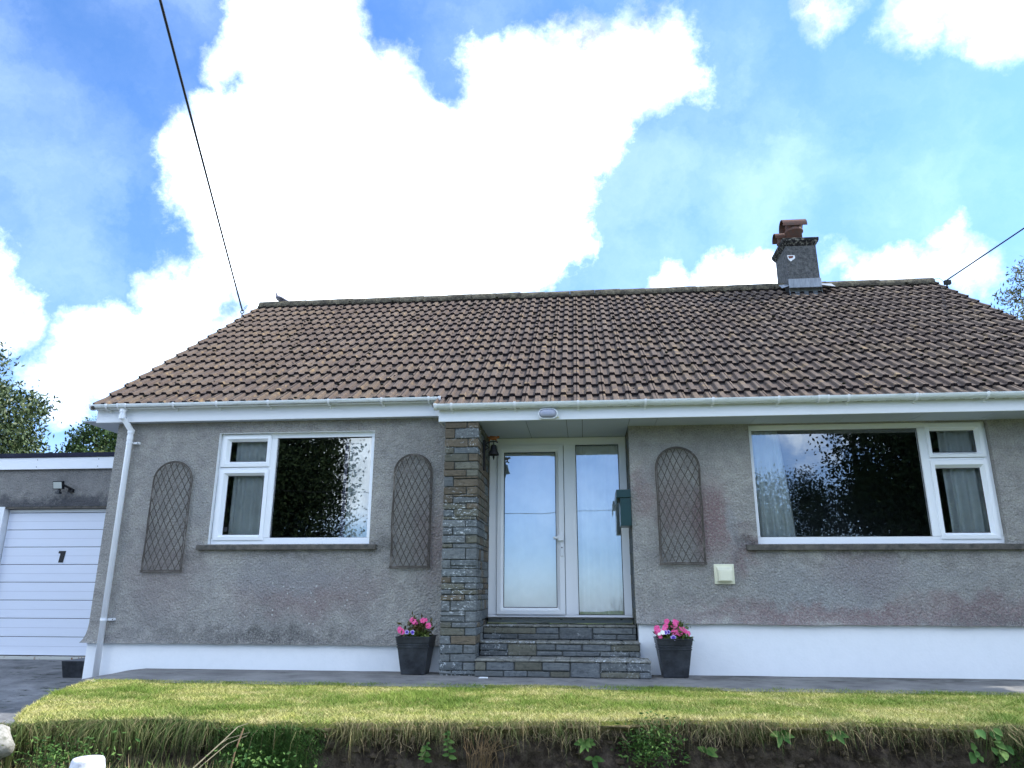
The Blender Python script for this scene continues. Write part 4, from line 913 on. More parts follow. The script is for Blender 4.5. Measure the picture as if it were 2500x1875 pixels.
for (cx, cy, z0, sc, rot) in ((3.90, 3.86, 6.83, 1.0, .0), (3.80, 4.16, 6.80, .82, .0)):
    q = MB(); r0 = .138*sc
    q.lathe([(r0*.78, z0+.3*sc), (r0*.78, z0), (r0*.98, z0), (r0*.95, z0+.19*sc), (r0*1.12, z0+.20*sc), (r0*1.16, z0+.22*sc), (r0*1.12, z0+.24*sc), (r0*.92, z0+.25*sc), (r0*.96, z0+.29*sc), (r0*1.05, z0+.31*sc), (r0*1.05, z0+.335*sc), (r0*.8, z0+.335*sc)], cx, cy, 24)
    pt = q.build('chimney_pot', M_TERRA, ch, smooth=True)
    q = MB(); vs = []; n_ = 12; m_ = n_+1
    for x in (cx-.215*sc, cx+.20*sc):
        for rr in (.155*sc, .138*sc):
            for k in range(n_+1):
                a = -.1+(math.pi+.2)*k/n_; vs.append((x, cy + rr*math.cos(a), z0+.300*sc + rr*math.sin(a)))
    fs = []
    for k in range(n_): fs += [(k, k+1, 2*m_+k+1, 2*m_+k), (m_+k+1, m_+k, 3*m_+k, 3*m_+k+1), (k, m_+k, m_+k+1, k+1), (2*m_+k, 2*m_+k+1, 3*m_+k+1, 3*m_+k)]
    fs += [(0, 2*m_, 3*m_, m_), (n_, m_+n_, 3*m_+n_, 2*m_+n_)]
    q.add(vs, fs); q.build('half_round_hood', M_TERRA, pt)

# ------------------------------------------------------------------ garage
gar = empty('garage', (-8, 2, 0), 'flat roofed grey garage with white sectional up and over door', 'garage')
def grel(o_): o_.matrix_parent_inverse = Matrix.Translation((8, -2, 0)); return o_
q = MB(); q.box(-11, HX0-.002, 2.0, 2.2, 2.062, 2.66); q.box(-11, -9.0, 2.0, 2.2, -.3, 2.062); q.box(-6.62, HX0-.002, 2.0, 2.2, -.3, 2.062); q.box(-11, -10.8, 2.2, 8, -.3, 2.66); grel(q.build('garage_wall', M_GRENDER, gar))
q = MB(); q.box(-9.0, -8.785, 1.992, 2.14, -.2, 2.06); grel(q.build('garage_jamb', M_JAMBW, gar))
q = MB(); q.box(-6.64, -6.62, 1.995, 2.14, -.2, 2.06); grel(q.build('garage_jamb', M_JAMBW, gar))
q = MB(); q.box(-8.785, -6.64, 2.005, 2.14, 2.03, 2.061); grel(q.build('garage_lintel', M_CONC, gar))
q = MB(); q.box(-11.1, HX0-.004, 1.95, 1.975, 2.625, 2.805); grel(q.build('garage_fascia', M_FASCIA, gar, bevel=.003, seg=1))
q = MB()
for x in (-8.35, -7.35): 
    for z in (2.77, 2.66): q.tube([(x, 1.949, z), (x, 1.944, z)], .006, 8)
grel(q.build('fascia_nails', M_BLACK, gar))
q = MB(); q.box(-11.15, HX0-.006, 1.93, 8.1, 2.806, 2.875); grel(q.build('garage_roof', M_FELT, gar, bevel=.01, seg=2))
q = MB(); q.box(-8.785, -6.64, 2.13, 2.16, -.1, 2.03); gd = grel(q.build('garage_door', M_SEAL, gar))
for i in range(8):
    z0 = -.075 + i*.2565; q = MB(); q.box(-8.775, -6.65, 2.098, 2.13, z0+.004, z0+.2525)
    pn = q.build('door_panel', M_DOORW, gd, bevel=.006, seg=2); pn.matrix_parent_inverse = Matrix.Translation((8, -2, 0)) if False else gd.matrix_world.inverted()
    q = MB(); q.box(-8.77, -6.655, 2.0965, 2.099, z0+.124, z0+.1275); q.build('panel_groove', plain('groove_grey', (.45, .48, .56)), gd) if i == 0 else q.build('panel_groove', bpy.data.materials['groove_grey'], gd)
q = MB(); q.box(-8.775, -6.65, 2.10, 2.13, 1.982, 2.026); q.build('top_trim', M_PVC, gd)
# house number on the door (flat black lettering 1)
q = MB(); zc = 1.32; xc = -7.80
q.add([(xc-.045, 2.094, zc-.085), (xc+.032, 2.094, zc-.085), (xc+.055, 2.094, zc+.085), (xc-.058, 2.094, zc+.085), (xc-.066, 2.094, zc+.052), (xc-.030, 2.094, zc+.045)], [(0, 1, 2, 3, 4, 5)])
q.build('number_one', M_BLACK, gd)
q = MB(); q.box(-9.0, -6.5, 2.02, 2.12, -.17, -.085); grel(q.build('threshold', M_RUST, gar))
tr_ = empty('trough', (-6.28, .85, -.19), 'small dark trough on the driveway beside the house corner', 'trough'); q = MB()
q.add([(-.11, -.30, 0), (.17, -.30, 0), (.17, .30, 0), (-.11, .30, 0), (-.13, -.34, .2), (.19, -.34, .2), (.19, .34, .2), (-.13, .34, .2)], [(0, 3, 2, 1), (0, 1, 5, 4), (1, 2, 6, 5), (2, 3, 7, 6), (3, 0, 4, 7), (4, 5, 6, 7)]); q.build('tub', M_POT, tr_, bevel=.01)
# flood light
fl_ = empty('flood_light', (-7.87, 1.98, 2.33), 'black flood light with motion sensor above the garage door', 'flood light')
def at(o_, l_): o_.matrix_parent_inverse = Matrix.Translation((-l_[0], -l_[1], -l_[2])); return o_
l_ = (-7.87, 1.98, 2.33)
q = MB(); q.add([(-7.95, 1.86, 2.30), (-7.79, 1.86, 2.30), (-7.79, 1.83, 2.42), (-7.95, 1.83, 2.42), (-7.95, 1.90, 2.31), (-7.79, 1.90, 2.31), (-7.79, 1.87, 2.43), (-7.95, 1.87, 2.43)], [(0, 1, 2, 3), (7, 6, 5, 4), (0, 4, 5, 1), (1, 5, 6, 2), (2, 6, 7, 3), (3, 7, 4, 0)]); at(q.build('lamp_body', M_BLACK, fl_, bevel=.006), l_)
q = MB(); q.add([(-7.937, 1.852, 2.313), (-7.803, 1.852, 2.313), (-7.803, 1.8255, 2.407), (-7.937, 1.8255, 2.407)], [(0, 1, 2, 3)]); at(q.build('lamp_glass', M_LED, fl_), l_)
q = MB(); q.tube([(-7.80, 1.87, 2.37), (-7.74, 1.93, 2.33), (-7.72, 1.997, 2.30)], .016, 6); q.box(-7.77, -7.70, 1.95, 1.998, 2.27, 2.32); at(q.build('bracket', M_BLACK, fl_), l_)
q = MB(); q.tube([(-7.86, 1.89, 2.30), (-7.86, 1.87, 2.265)], .022, 8); q.box(-7.895, -7.825, 1.84, 1.90, 2.235, 2.268); at(q.build('motion_sensor', M_POT, fl_, bevel=.004), l_)

# ------------------------------------------------------------------ things on the wall
def trellis(cx, z0, w_, h_, seed, label):
    r = random.Random(seed); root = empty('trellis', (cx, -.034, z0), label, 'trellis', 'willow trellises on the front wall')
    hw = w_/2; ht = h_-hw*.95
    def outline(off, yy):
        pts = [(-hw+off, yy, 0)]
        for i in range(7): pts.append((-hw+off + r.uniform(-.004, .004), yy, ht*(i+1)/7))
        for k in range(1, 14):
            a = math.pi - math.pi*k/14; pts.append(((hw-off)*math.cos(a), yy, ht + (h_-ht-off)*math.sin(a)))
        for i in range(8): pts.append((hw-off + r.uniform(-.004, .004), yy, ht*(7-i)/7 if i < 7 else 0))
        return pts
    q_ = MB(); q_.tube(outline(0, 0), .007, 6); q_.tube(outline(.015, -.006), .0055, 6); q_.build('willow_hoop', M_WOODT, root)
    q_ = MB(); q_.tube([(-hw-.01, -.004, .012), (0, -.006, .017), (hw+.01, -.004, .018)], .0065, 6); q_.tube([(-hw-.012, -.008, -.004), (0, -.004, .0), (hw+.012, -.008, .002)], .0055, 6); q_.build('bottom_rail', M_WOODT, root)
    def inside(x, z): return 0 < z < (ht if abs(x) < hw else 0) or (z >= ht and (x/hw)**2 + ((z-ht)/(h_-ht))**2 < .985) if abs(x) < hw-.004 else False
    sp = w_/6.3; slope = 1.9
    for sgn in (1, -1):
        for k in range(-16, 26):
            x0_ = -hw + sp*k; pts = []
            for i in range(60):
                z_ = h_*i/59; x_ = x0_ + sgn*z_/slope*.92 + .008*math.sin(z_*9+k*1.3)
                if sgn < 0: x_ = -x0_ - z_/slope*.92 + .008*math.sin(z_*8+k)
                if inside(x_, z_): pts.append((x_, (-.004 if sgn > 0 else .004) + .003*math.sin(z_*30+k), z_))
            if len(pts) > 3:
                q_ = MB(); q_.tube(pts[::2] + ([pts[-1]] if len(pts) % 2 == 0 else []), .0047, 5); q_.build('willow_rod', M_WOODT, root)
trellis(-4.95, 1.055, .495, 1.31, 1, 'arched willow trellis on the wall beside the white downpipe')
trellis(-1.98, 1.10, .455, 1.31, 2, 'arched willow trellis between the left window and the stone pillar')
trellis(1.09, 1.135, .49, 1.31, 3, 'arched willow trellis on the wall between the porch and the right window')
# vent cover
v_ = empty('flue_cover', (1.53, -.0, 1.03), 'square cream plastic vent cover low on the wall', 'vent cover'); l_ = (1.53, 0, 1.03)
q = MB(); q.box(1.42, 1.635, -.018, -.004, .925, 1.137); at(q.build('back_plate', M_CREAM, v_, bevel=.004), l_)
q = MB(); q.add([(1.445, -.018, 1.11), (1.61, -.018, 1.11), (1.455, -.08, 1.07), (1.60, -.08, 1.07), (1.455, -.085, .955), (1.60, -.085, .955), (1.445, -.018, .955), (1.61, -.018, .955)], [(0, 2, 3, 1), (2, 4, 5, 3), (0, 6, 4, 2), (1, 3, 5, 7)]); at(q.build('hood', M_CREAM, v_), l_)
q = MB(); q.box(1.466, 1.589, -.091, -.084, .962, 1.062); at(q.build('hood_front', M_CREAM, v_, bevel=.003, seg=1), l_)
q = MB(); q.box(1.456, 1.599, -.075, -.02, .957, .96); at(q.build('vent_slot', M_SEAL, v_), l_)
# letter box on the porch side wall
l_ = (.46, .1, 1.75); b_ = empty('letter_box', l_, 'dark green letter box with hinged lid on the right side of the porch', 'letter box')
q = MB(); q.box(.425, .546, -.045, .24, 1.555, 1.865); at(q.build('box_body', M_GREENBOX, b_, bevel=.005), l_)
q = MB(); q.add([(.385, -.055, 1.87), (.385, -.055, 1.96), (.55, -.055, 1.965), (.55, -.055, 1.87), (.372, .255, 1.835), (.385, .255, 1.96), (.55, .255, 1.975), (.55, .255, 1.87)], [(0, 3, 2, 1), (4, 5, 6, 7), (0, 1, 5, 4), (1, 2, 6, 5), (2, 3, 7, 6), (3, 0, 4, 7)]); at(q.build('lid', M_GREENBOX, b_, bevel=.006), l_)
q = MB(); q.box(.38, .388, -.05, .25, 1.80, 1.872); at(q.build('lid_flap', M_GREENBOX, b_), l_)
q = MB(); q.tube([(.424, .02, 1.62), (.417, .02, 1.62)], .009, 8); at(q.build('lock', M_STEEL, b_), l_)
# bulkhead lamp on the fascia
l_ = (-.362, -.44, 2.764); b_ = empty('bulkhead_lamp', l_, 'oval white bulkhead lamp fixed to the fascia above the porch', 'lamp')
def stadium(hw, hh, n=10):
    p_ = []
    for k in range(n+1): a = -math.pi/2 + math.pi*k/n; p_.append((hw-hh+hh*math.cos(a), hh*math.sin(a)))
    for k in range(n+1): a = math.pi/2 + math.pi*k/n; p_.append((-(hw-hh)+hh*math.cos(a), hh*math.sin(a)))
    return p_
def loft(rings):
    m_ = len(rings[0][0]); vs = [(x, y, z) for ring_, y in rings for (x, z) in ring_]; fs = []
    for i in range(len(rings)-1):
        for k in range(m_): fs.append((i*m_+k, i*m_+(k+1) % m_, (i+1)*m_+(k+1) % m_, (i+1)*m_+k))
    fs.append(tuple((len(rings)-1)*m_+k for k in range(m_))); q_ = MB(); q_.add(vs, fs); return q_
loft([(stadium(.112, .064), 0), (stadium(.112, .064), -.045), (stadium(.106, .058), -.052), (stadium(.098, .050), -.052), (stadium(.097, .049), -.046)]).build('lamp_rim', M_PVC, b_)
loft([(stadium(.097, .049), -.046), (stadium(.092, .044), -.066), (stadium(.078, .032), -.080), (stadium(.05, .012), -.085)]).build('lamp_lens', M_LENS, b_, smooth=True)
q = MB(); q.tube([(.105, -.012, -.035), (.125, -.012, -.037)], .010, 8); q.build('cable_gland', M_CREAM, b_)
# bell on the pillar's porch side
l_ = (-1.15, -.02, 2.50); b_ = empty('door_bell', l_, 'black iron bell with small orange figure on the stone pillar', 'bell')
q = MB(); q.lathe([(0, .0), (.028, .002), (.034, -.012), (.042, -.06), (.062, -.105), (.066, -.118), (.060, -.118), (.03, -.02), (0, -.01)], .125, -.02, 18); q.build('bell_body', M_BLACK, b_, smooth=True)
q = MB(); q.tube([(.125, -.02, -.09), (.125, -.02, -.14)], [.006, .012], 6); q.tube([(.125, -.02, -.14), (.125, -.02, -.175)], [.013, .003], 6); q.build('clapper', M_BLACK, b_)
q = MB(); q.tube([(.01, -.02, -.05), (.035, -.02, .02), (.09, -.02, .045), (.15, -.02, .045), (.175, -.02, .03)], .009, 6); q.tube([(.125, -.02, .045), (.125, -.02, -.002)], .006, 6); q.tube([(.03, -.02, .01), (.07, -.02, -.03), (.03, -.02, -.05)], .007, 6); q.tube([(.013, -.02, .06), (.013, -.02, -.30)], [.018, .01], 6)
q.build('bell_bracket', M_BLACK, b_)
q = MB(); blob(q, (.115, -.02, .085), .034, 3, (1.6, .5, .75), 2); blob(q, (.175, -.02, .095), .018, 5, (1.2, .6, .8), 2); q.tube([(.08, -.02, .07), (.07, -.02, .045)], .007, 6); q.tube([(.15, -.02, .07), (.155, -.02, .045)], .007, 6); q.tube([(.07, -.02, .095), (.045, -.02, .10)], [.01, .004], 6)
q.build('figure', M_COPPER, b_, smooth=True)

# ------------------------------------------------------------------ planters
def planter(cx, cy, w_, label, seed):
    root = empty('planter', (cx, cy, 0.006), label, 'planter', 'black square planters beside the steps')
    lv = [(.125, 0), (.128, .02), (.163, .265), (.170, .268), (.170, .278), (.164, .281), (.164, .287), (.171, .290), (.171, .300), (.166, .303), (.166, .309), (.173, .312), (.180, .365), (.186, .368), (.186, .378), (.170, .378), (.168, .34)]
    vs = []; fs = []
    for (h, z) in lv: vs += [(-h, -h, z), (h, -h, z), (h, h, z), (-h, h, z)]
    for i in range(len(lv)-1):
        for k in range(4): fs.append((i*4+k, i*4+(k+1) % 4, (i+1)*4+(k+1) % 4, (i+1)*4+k))
    fs.append((3, 2, 1, 0)); q_ = MB(); q_.add(vs, fs); q_.build('pot', M_POT, root)
    q_ = MB(); q_.box(-.167, .167, -.167, .167, .33, .35); q_.build('soil', M_SOIL, root)
    return root
planter(-1.815, -.285, .36, 'tapered black planter left of the steps against the stone pillar', 1)
planter(.905, -.27, .36, 'tapered black planter right of the steps by the white plinth', 2)

def leafset(n, center, spread, size, r, up=.4, asp=.4, droop=0):
    """scatter of small pointed leaves, (V, F, tone)"""
    V = []; F = []; T = []
    for i in range(n):
        p_ = Vector(center) + Vector((r.gauss(0, 1)*spread[0], r.gauss(0, 1)*spread[1], r.gauss(0, 1)*spread[2]))
        d = Vector((r.gauss(0, 1), r.gauss(0, 1), r.gauss(0, .6)+up)).normalized(); s_ = d.cross(Vector((r.gauss(0, 1), r.gauss(0, 1), r.gauss(0, 1)))).normalized()
        L_ = size*r.uniform(.6, 1.3); b = len(V); nn = d.cross(s_)*L_*.12
        V += [tuple(p_), tuple(p_+d*L_*.45+s_*L_*asp*.5-nn), tuple(p_+d*L_), tuple(p_+d*L_*.45-s_*L_*asp*.5-nn), tuple(p_+d*L_*.5)]
        F += [(b, b+1, b+4), (b+1, b+2, b+4), (b, b+4, b+3), (b+3, b+4, b+2)]; T += [r.random()]*5
    return V, F, T
def flower(parent, p_, rad, kind, r, face):
    d = Vector(face).normalized(); u = d.orthogonal().normalized(); w_ = d.cross(u); a0 = r.uniform(0, 6)
    V = []; F = []; T = []
    if kind == 'violet':
        V.append(tuple(Vector(p_)-d*rad*.35)); T.append(0); nn = 20
        for rr, dz, tt in ((.45, .0, .0), (.95, .15, 1.0)):
            for k in range(nn):
                a = 2*math.pi*k/nn; q_ = rad*rr*(1+.10*math.cos(5*a)*(rr > .5)); V.append(tuple(Vector(p_)+d*rad*dz+(u*math.cos(a)+w_*math.sin(a))*q_)); T.append(tt)
        for k in range(nn): k2 = (k+1) % nn; F += [(0, 1+k, 1+k2), (1+k, 1+nn+k, 1+nn+k2), (1+k, 1+nn+k2, 1+k2)]
        return npmesh('violet_flower', V, F, M_VIOLET, parent, T, True)
    for k in range(5):
        a = a0 + 2*math.pi*k/5 + r.uniform(-.12, .12); e1 = u*math.cos(a)+w_*math.sin(a); e2 = -u*math.sin(a)+w_*math.cos(a); b = len(V); P_ = Vector(p_)
        tw = d*rad*r.uniform(-.1, .25)
        V += [tuple(P_), tuple(P_+e1*rad*.45+e2*rad*.42+d*rad*.12), tuple(P_+e1*rad*.85+e2*rad*.45+tw), tuple(P_+e1*rad*1.0+tw*.5), tuple(P_+e1*rad*.85-e2*rad*.45+tw), tuple(P_+e1*rad*.45-e2*rad*.42+d*rad*.12)]
        F += [(b, b+1, b+5), (b+1, b+2, b+3), (b+1, b+3, b+5), (b+5, b+3, b+4)]; T += [0]*6
    return npmesh('pink_flower' if kind == 'pink' else 'white_flower', V, F, M_PINK if kind == 'pink' else M_WHITEP, parent, T)
def bedding(cx, cy, z0, label, seed, pinks, violets, whites, tall):
    r = random.Random(seed); root = empty('bedding_plant', (cx, cy, z0), label, 'flowering plant')
    V, F, T = leafset(420, (0, -.02, .035), (.062, .06, .022), .05, r, .7, .42); npmesh('foliage', V, F, M_PFOL, root, T)
    V, F, T = leafset(int(330*tall), (.02, 0, .10), (.062, .05, .035*tall), .055, r, .6, .36); npmesh('bronze_foliage', V, F, M_PFOLR if tall > 1 else M_PFOL, root, T)
    q_ = MB()
    for i in range(22):
        a = r.uniform(0, 6.28); q_.tube([(r.uniform(-.08, .08), r.uniform(-.05, .05), -.02), (r.uniform(-.1, .12), r.uniform(-.08, .05), r.uniform(.08, .16))], .0025, 5)
    q_.build('stems', M_STEM, root)
    for (x, y, z, s_) in pinks: flower(root, (x, y, z), s_*1.15, 'pink', r, (r.uniform(-.4, .4), -1, r.uniform(.1, .7)))
    for (x, y, z, s_) in violets: flower(root, (x, y, z), s_, 'violet', r, (r.uniform(-.3, .3), -1, .35))
    for (x, y, z, s_) in whites: flower(root, (x, y, z), s_, 'white', r, (r.uniform(-.4, .4), -1, .5))
    return root
bedding(-1.815, -.285, .355, 'sparse pink and violet flowers with bronze leaves in the left planter', 3,
        [(-.155, -.10, .085, .028), (-.125, -.13, .072, .026), (-.17, -.08, .105, .020), (-.02, -.06, .175, .027), (-.045, -.04, .19, .024), (-.0, -.04, .155, .02), (.075, -.05, .185, .027), (.105, -.04, .19, .02), (.145, -.09, .135, .029)],
        [(-.075, -.13, .07, .024), (-.015, -.13, .068, .026)], [], 1.25)
r9 = random.Random(9)
rp_ = bedding(.905, -.27, .355, 'crowded pink flowers with pale violet trumpets in the right planter', 9,
        [(-.165, -.09, .12, .032), (-.15, -.12, .09, .028), (-.17, -.08, .085, .025), (-.085, -.09, .115, .03), (-.075, -.07, .14, .026), (-.055, -.03, .19, .026), (.015, -.06, .15, .033), (.03, -.03, .185, .028), (.055, -.02, .175, .024), (.005, -.10, .085, .028), (.06, -.11, .085, .032), (.075, -.08, .115, .028), (.10, -.08, .11, .026), (.125, -.09, .095, .02), (.15, -.09, .075, .025), (-.14, -.13, .05, .024)],
        [(-.085, -.13, .085, .024), (-.055, -.13, .09, .022), (-.01, -.165, .035, .030)], [(-.115, -.14, .085, .026), (-.15, -.15, .07, .018)], .9)
V, F, T = leafset(26, (.12, -.08, .04), (.02, .03, .015), .10, r9, -.15, .2); npmesh('long_leaves', V, F, M_WEED, rp_, T)

# ------------------------------------------------------------------ bollard, boulder, kerb
l_ = (-2.52, -4.6, -.80); b_ = empty('bollard', l_, 'whitewashed round post with hollowed top below the bank', 'bollard')
q = MB(); q.lathe([(.100, 0), (.092, .5), (.082, .80), (.076, .835), (.070, .845), (.034, .846), (.030, .838), (.012, .830), (0, .829)], 0, 0, 36); q.build('post', M_STONEW, b_, smooth=True)
q = MB(); blob(q, (-4.08, -4.12, -.08), .27, 2, (1.05, .9, .95), 4)
q.v = [(x, y, z) for x, y, z in q.v]
bo = tag(q.build('boulder', M_STONEW, smooth=True), 'big whitewashed boulder at the driveway corner of the bank', 'boulder')
q = MB(); blob(q, (-4.04, -4.06, .17), .14, 5, (1.0, .9, .6), 3); tag(q.build('boulder', M_STONEW, smooth=True), 'small whitewashed stone sitting on top of the big boulder', 'boulder')
q = MB(); blob(q, (-3.68, -3.88, -.05), .13, 8, (1.3, 1, .9), 3); tag(q.build('kerb_stone', M_KERB, smooth=True), 'pale rounded edging stone half buried at the left corner of the lawn', 'stone')
# rusty bits and a little white scrap on the path
q = MB(); q.box(-1.08, -.99, -.66, -.63, .005, .016); q.v = [(a+rnd.uniform(-.01, .01), b, c) for a, b, c in q.v]; tag(q.build('stone_chip', M_JAMBW), 'small white chip lying on the path before the steps', 'stone chip')

# ------------------------------------------------------------------ weeds on the bank
def bigleaf(parent, base, d, L_, wd, seedc):
    d = Vector(d).normalized(); s_ = d.cross(Vector((0, -1, .4))).normalized(); nrm = s_.cross(d); V = []; F = []
    n_ = 5
    for i in range(n_+1):
        t = i/n_; wv = wd*math.sin(math.pi*min(.97, t*.92+.06))**.8*.5; c_2 = Vector(base) + d*L_*t - Vector((0, 0, 1))*L_*.28*t*t
        V += [tuple(c_2 - s_*wv + nrm*wv*.35), tuple(c_2), tuple(c_2 + s_*wv + nrm*wv*.35)]
    for i in range(n_): a = 3*i; F += [(a, a+1, a+4, a+3), (a+1, a+2, a+5, a+4)]
    return npmesh('leaf', V, F, M_WEED, parent, [seedc]*len(V))
def weed(x, z, label, leaves, seed, hgt=0.12, kind='upright', cat='weed'):
    r = random.Random(seed); y = yfront(x) - .005; root = empty('weed', (x, y, z), label, cat)
    q_ = MB(); top = (r.uniform(-.02, .02), -.05, hgt)
    if kind != 'rosette': q_.tube([(0, .02, -.03), (0, -.03, hgt*.5), top], .0035, 6); q_.build('stem', M_STEM, root)
    for i in range(leaves):
        t = (i+.5)/leaves
        if kind == 'rosette': b = (0, -.02, 0); d = (math.cos(i*2.4+r.random()), -.5, .25+.8*math.sin(i*1.7)*r.random()); L_ = r.uniform(.06, .10); wd = L_*.42
        elif kind == 'trail': b = (r.uniform(-.11, .11), -.03-r.uniform(0, .03), r.uniform(-.02, hgt)); d = (r.uniform(-.8, .8), -.7, r.uniform(-.6, .3)); L_ = r.uniform(.045, .075); wd = L_*.75
        else: b = (top[0]*t, -.03-.02*t, hgt*t); a = i*2.4; d = (math.cos(a), -.35+.3*math.sin(a), .25); L_ = r.uniform(.035, .055)*(1.2-t*.4); wd = L_*.5
        bigleaf(root, b, d, L_, wd, r.random())
    return root
weed(-.93, -.22, 'upright weed with paired oval leaves below the stone pillar', 14, 1, .17)
weed(-1.10, -.24, 'smaller leafy weed left of the upright weed below the pillar', 12, 2, .11)
weed(-.02, -.14, 'broad leaved dock rosette on bare earth below the steps', 7, 3, kind='rosette')
weed(.03, -.24, 'lower dock leaves close to the bottom of the picture below the steps', 4, 13, kind='rosette')
weed(.80, -.20, 'broad leaved dock low on the bank below the right planter', 6, 4, kind='rosette')
weed(1.30, -.08, 'tuft of narrow green leaves at the bank top right of the planter', 10, 5, .04, 'rosette')
weed(1.66, -.07, 'drooping broad leaves hanging over the bank below the right window', 8, 6, .03, 'rosette')
weed(2.62, -.17, 'trailing bindweed with heart shaped leaves right of the bank middle', 16, 7, .16, 'trail', 'bindweed')
weed(3.00, -.16, 'trailing bindweed with large leaves nearest the right end of the bank', 15, 8, .16, 'trail', 'bindweed')
# ferny green weed: many fine leaves
for (x, z, sx_, sz_, n_, lab) in [(.42, -.15, .10, .075, 900, 'dense feathery green weed on the bank right of the steps'), (-3.25, -.27, .16, .06, 500, 'leafy green weeds at the foot of the bank by the bollard'), (-3.75, -.33, .1, .08, 350, 'bright green nettles at the bottom left corner'), (-2.05, -.27, .14, .03, 120, 'round leaved plant at the foot of the bank right of the bollard')]:
    r = random.Random(int(x*100)); V, F, T = leafset(n_, (x, yfront(x)-(.04 if z > -.2 else .45), z if z > -.2 else z+.13), (sx_, .04, sz_), (.035 if n_ > 400 else .032), r, .2, .35 if n_ > 200 else .6)
    tag(npmesh('weed_clump', V, F, M_WEED if x > -3.5 else M_LEAFY, None, T), lab, 'weeds', kind='stuff')
q = MB(); q.tube([(-2.62, -3.95, -.42), (-2.52, -3.82, -.30), (-2.43, -3.70, -.20), (-2.34, -3.55, -.085), (-2.29, -3.42, -.005), (-2.24, -3.38, .012)], [.005, .005, .0045, .004, .003, .002], 6); q.tube([(-2.60, -3.93, -.43), (-2.47, -3.78, -.29), (-2.37, -3.66, -.17), (-2.31, -3.5, -.09), (-2.22, -3.42, -.055)], [.004, .004, .003, .0025, .0015], 6); q.tube([(-2.34, -3.55, -.085), (-2.31, -3.50, -.06), (-2.19, -3.45, -.03)], [.0025, .002, .001], 5); tag(q.build('dry_stem', M_DRY), 'two pale dry stems leaning against the bank beyond the bollard', 'dry stems')
q = MB(); q.tube([(-2.30, -3.5, -.4), (-2.29, -3.43, -.16), (-2.275, -3.36, -.02)], .006, 6); tag(q.build('dry_stem', plain('brown_stem', (.2, .13, .07), .9)), 'brown upright dead stem beside the leaning pale stems', 'dry stems')
q = MB(); r = random.Random(4)
for i in range(42):
    x = -.72+r.gauss(0, .07); q.tube([(x, yfront(x)-.02, -.33), (x+r.gauss(0, .03), yfront(x)-.05, -.2), (x+r.gauss(0, .05), yfront(x)-.04, -.10+r.uniform(-.06, .05))], .0017, 4)
tag(q.build('dead_stalks', plain('orange_dry_stalks', (.22, .14, .07), .9)), 'clump of orange brown dead stalks on the bank below the pillar', 'dead stalks')

# ------------------------------------------------------------------ pigeon
l_ = (-5.63, 3.95, 6.10); b_ = empty('pigeon', l_, 'grey wood pigeon perched on the left end of the ridge', 'pigeon')
b_.scale = (.85,)*3
path = [(.21, .012, .008), (.16, .022, .022), (.10, .04, .045), (.03, .06, .062), (-.02, .085, .062), (-.055, .12, .045), (-.065, .15, .028), (-.068, .17, .022), (-.072, .185, .026), (-.088, .192, .022), (-.103, .192, .010), (-.118, .188, .003)]
q = MB(); q.tube([(a, 0, b) for a, b, c in path], [c for a, b, c in path], 12); q.build('body', M_BIRD, b_, smooth=True)
q = MB(); q.tube([(-.03, -.045, .085), (.06, -.055, .06), (.15, -.02, .025)], [.02, .03, .008], 8); q.tube([(-.03, .045, .085), (.06, .055, .06), (.15, .02, .025)], [.02, .03, .008], 8); q.build('folded_wings', plain('dark_feathers', (.10, .10, .12), .8), b_, smooth=True)
q = MB(); q.tube([(0, -.02, .03), (0, -.02, .0)], .005, 6); q.tube([(0, .02, .03), (0, .02, .0)], .005, 6); q.build('feet', M_TERRA, b_)

# ------------------------------------------------------------------ cables and poles
def cable(a, b, sag, r_, name, label, cat='cable'):
    a, b = Vector(a), Vector(b); q_ = MB(); q_.tube([a.lerp(b, t/24) - Vector((0, 0, 1))*sag*4*(t/24)*(1-t/24) for t in range(25)], r_, 6); return tag(q_.build(name, M_CABLE), label, cat)
PA, PB, PC = (3.2, -24, 8.1), (14.6, -31.5, 9.4), (-17, -25, 8.6)
cable((-6.0, 3.29, 5.67), PA, .12, .0135, 'overhead_cable', 'thin black overhead cable rising from the left verge of the roof')
cable((6.24, 3.62, 5.92), PB, .25, .012, 'overhead_cable', 'black overhead cable rising from the right end of the ridge')
cable(PC, PA, .5, .012, 'street_cable', 'cable strung between the street poles on the left'); cable((-17, -25, 5.6), (3.2, -24, 5.0), .3, .014, 'street_cable', 'lower cable between the left pair of street poles'); cable((3.2, -24, 5.0), (14.6, -31.5, 5.6), .3, .014, 'street_cable', 'lower cable between the right pair of street poles'); cable(PA, PB, .3, .012, 'street_cable', 'cable strung between the street poles on the right')
for (x, y, z), lab in ((PA, 'wooden utility pole across the road opposite the door'), (PB, 'wooden utility pole across the road opposite the right window'), (PC, 'wooden utility pole across the road opposite the garage')):
    t_ = empty('utility_pole', (x, y, -.8), lab, 'utility pole', 'utility poles across the road'); q = MB(); q.tube([(0, 0, 0), (0, 0, z+1.1)], [.14, .10], 10); q.build('pole', M_BARK, t_)
    q = MB(); q.box(-.5, .5, -.05, .05, z+.7, z+.8); q.build('cross_arm', M_BARK, t_)
t_ = empty('cable_hook', (-6.0, 3.29, 5.55), 'black iron ring and hook holding the cable at the left verge', 'hook')
q = MB(); q.tube([(0, 0, -.06), (0, 0, .07)], .010, 6); q.tube([(.032*math.cos(a*.524), 0, .10+.032*math.sin(a*.524)) for a in range(13)], .008, 6); q.tube([(.01, 0, .13), (.06, 0, .17), (.085, 0, .22), (.06, 0, .215), (.03, 0, .17)], .004, 5); q.build('eye', M_CABLE, t_)
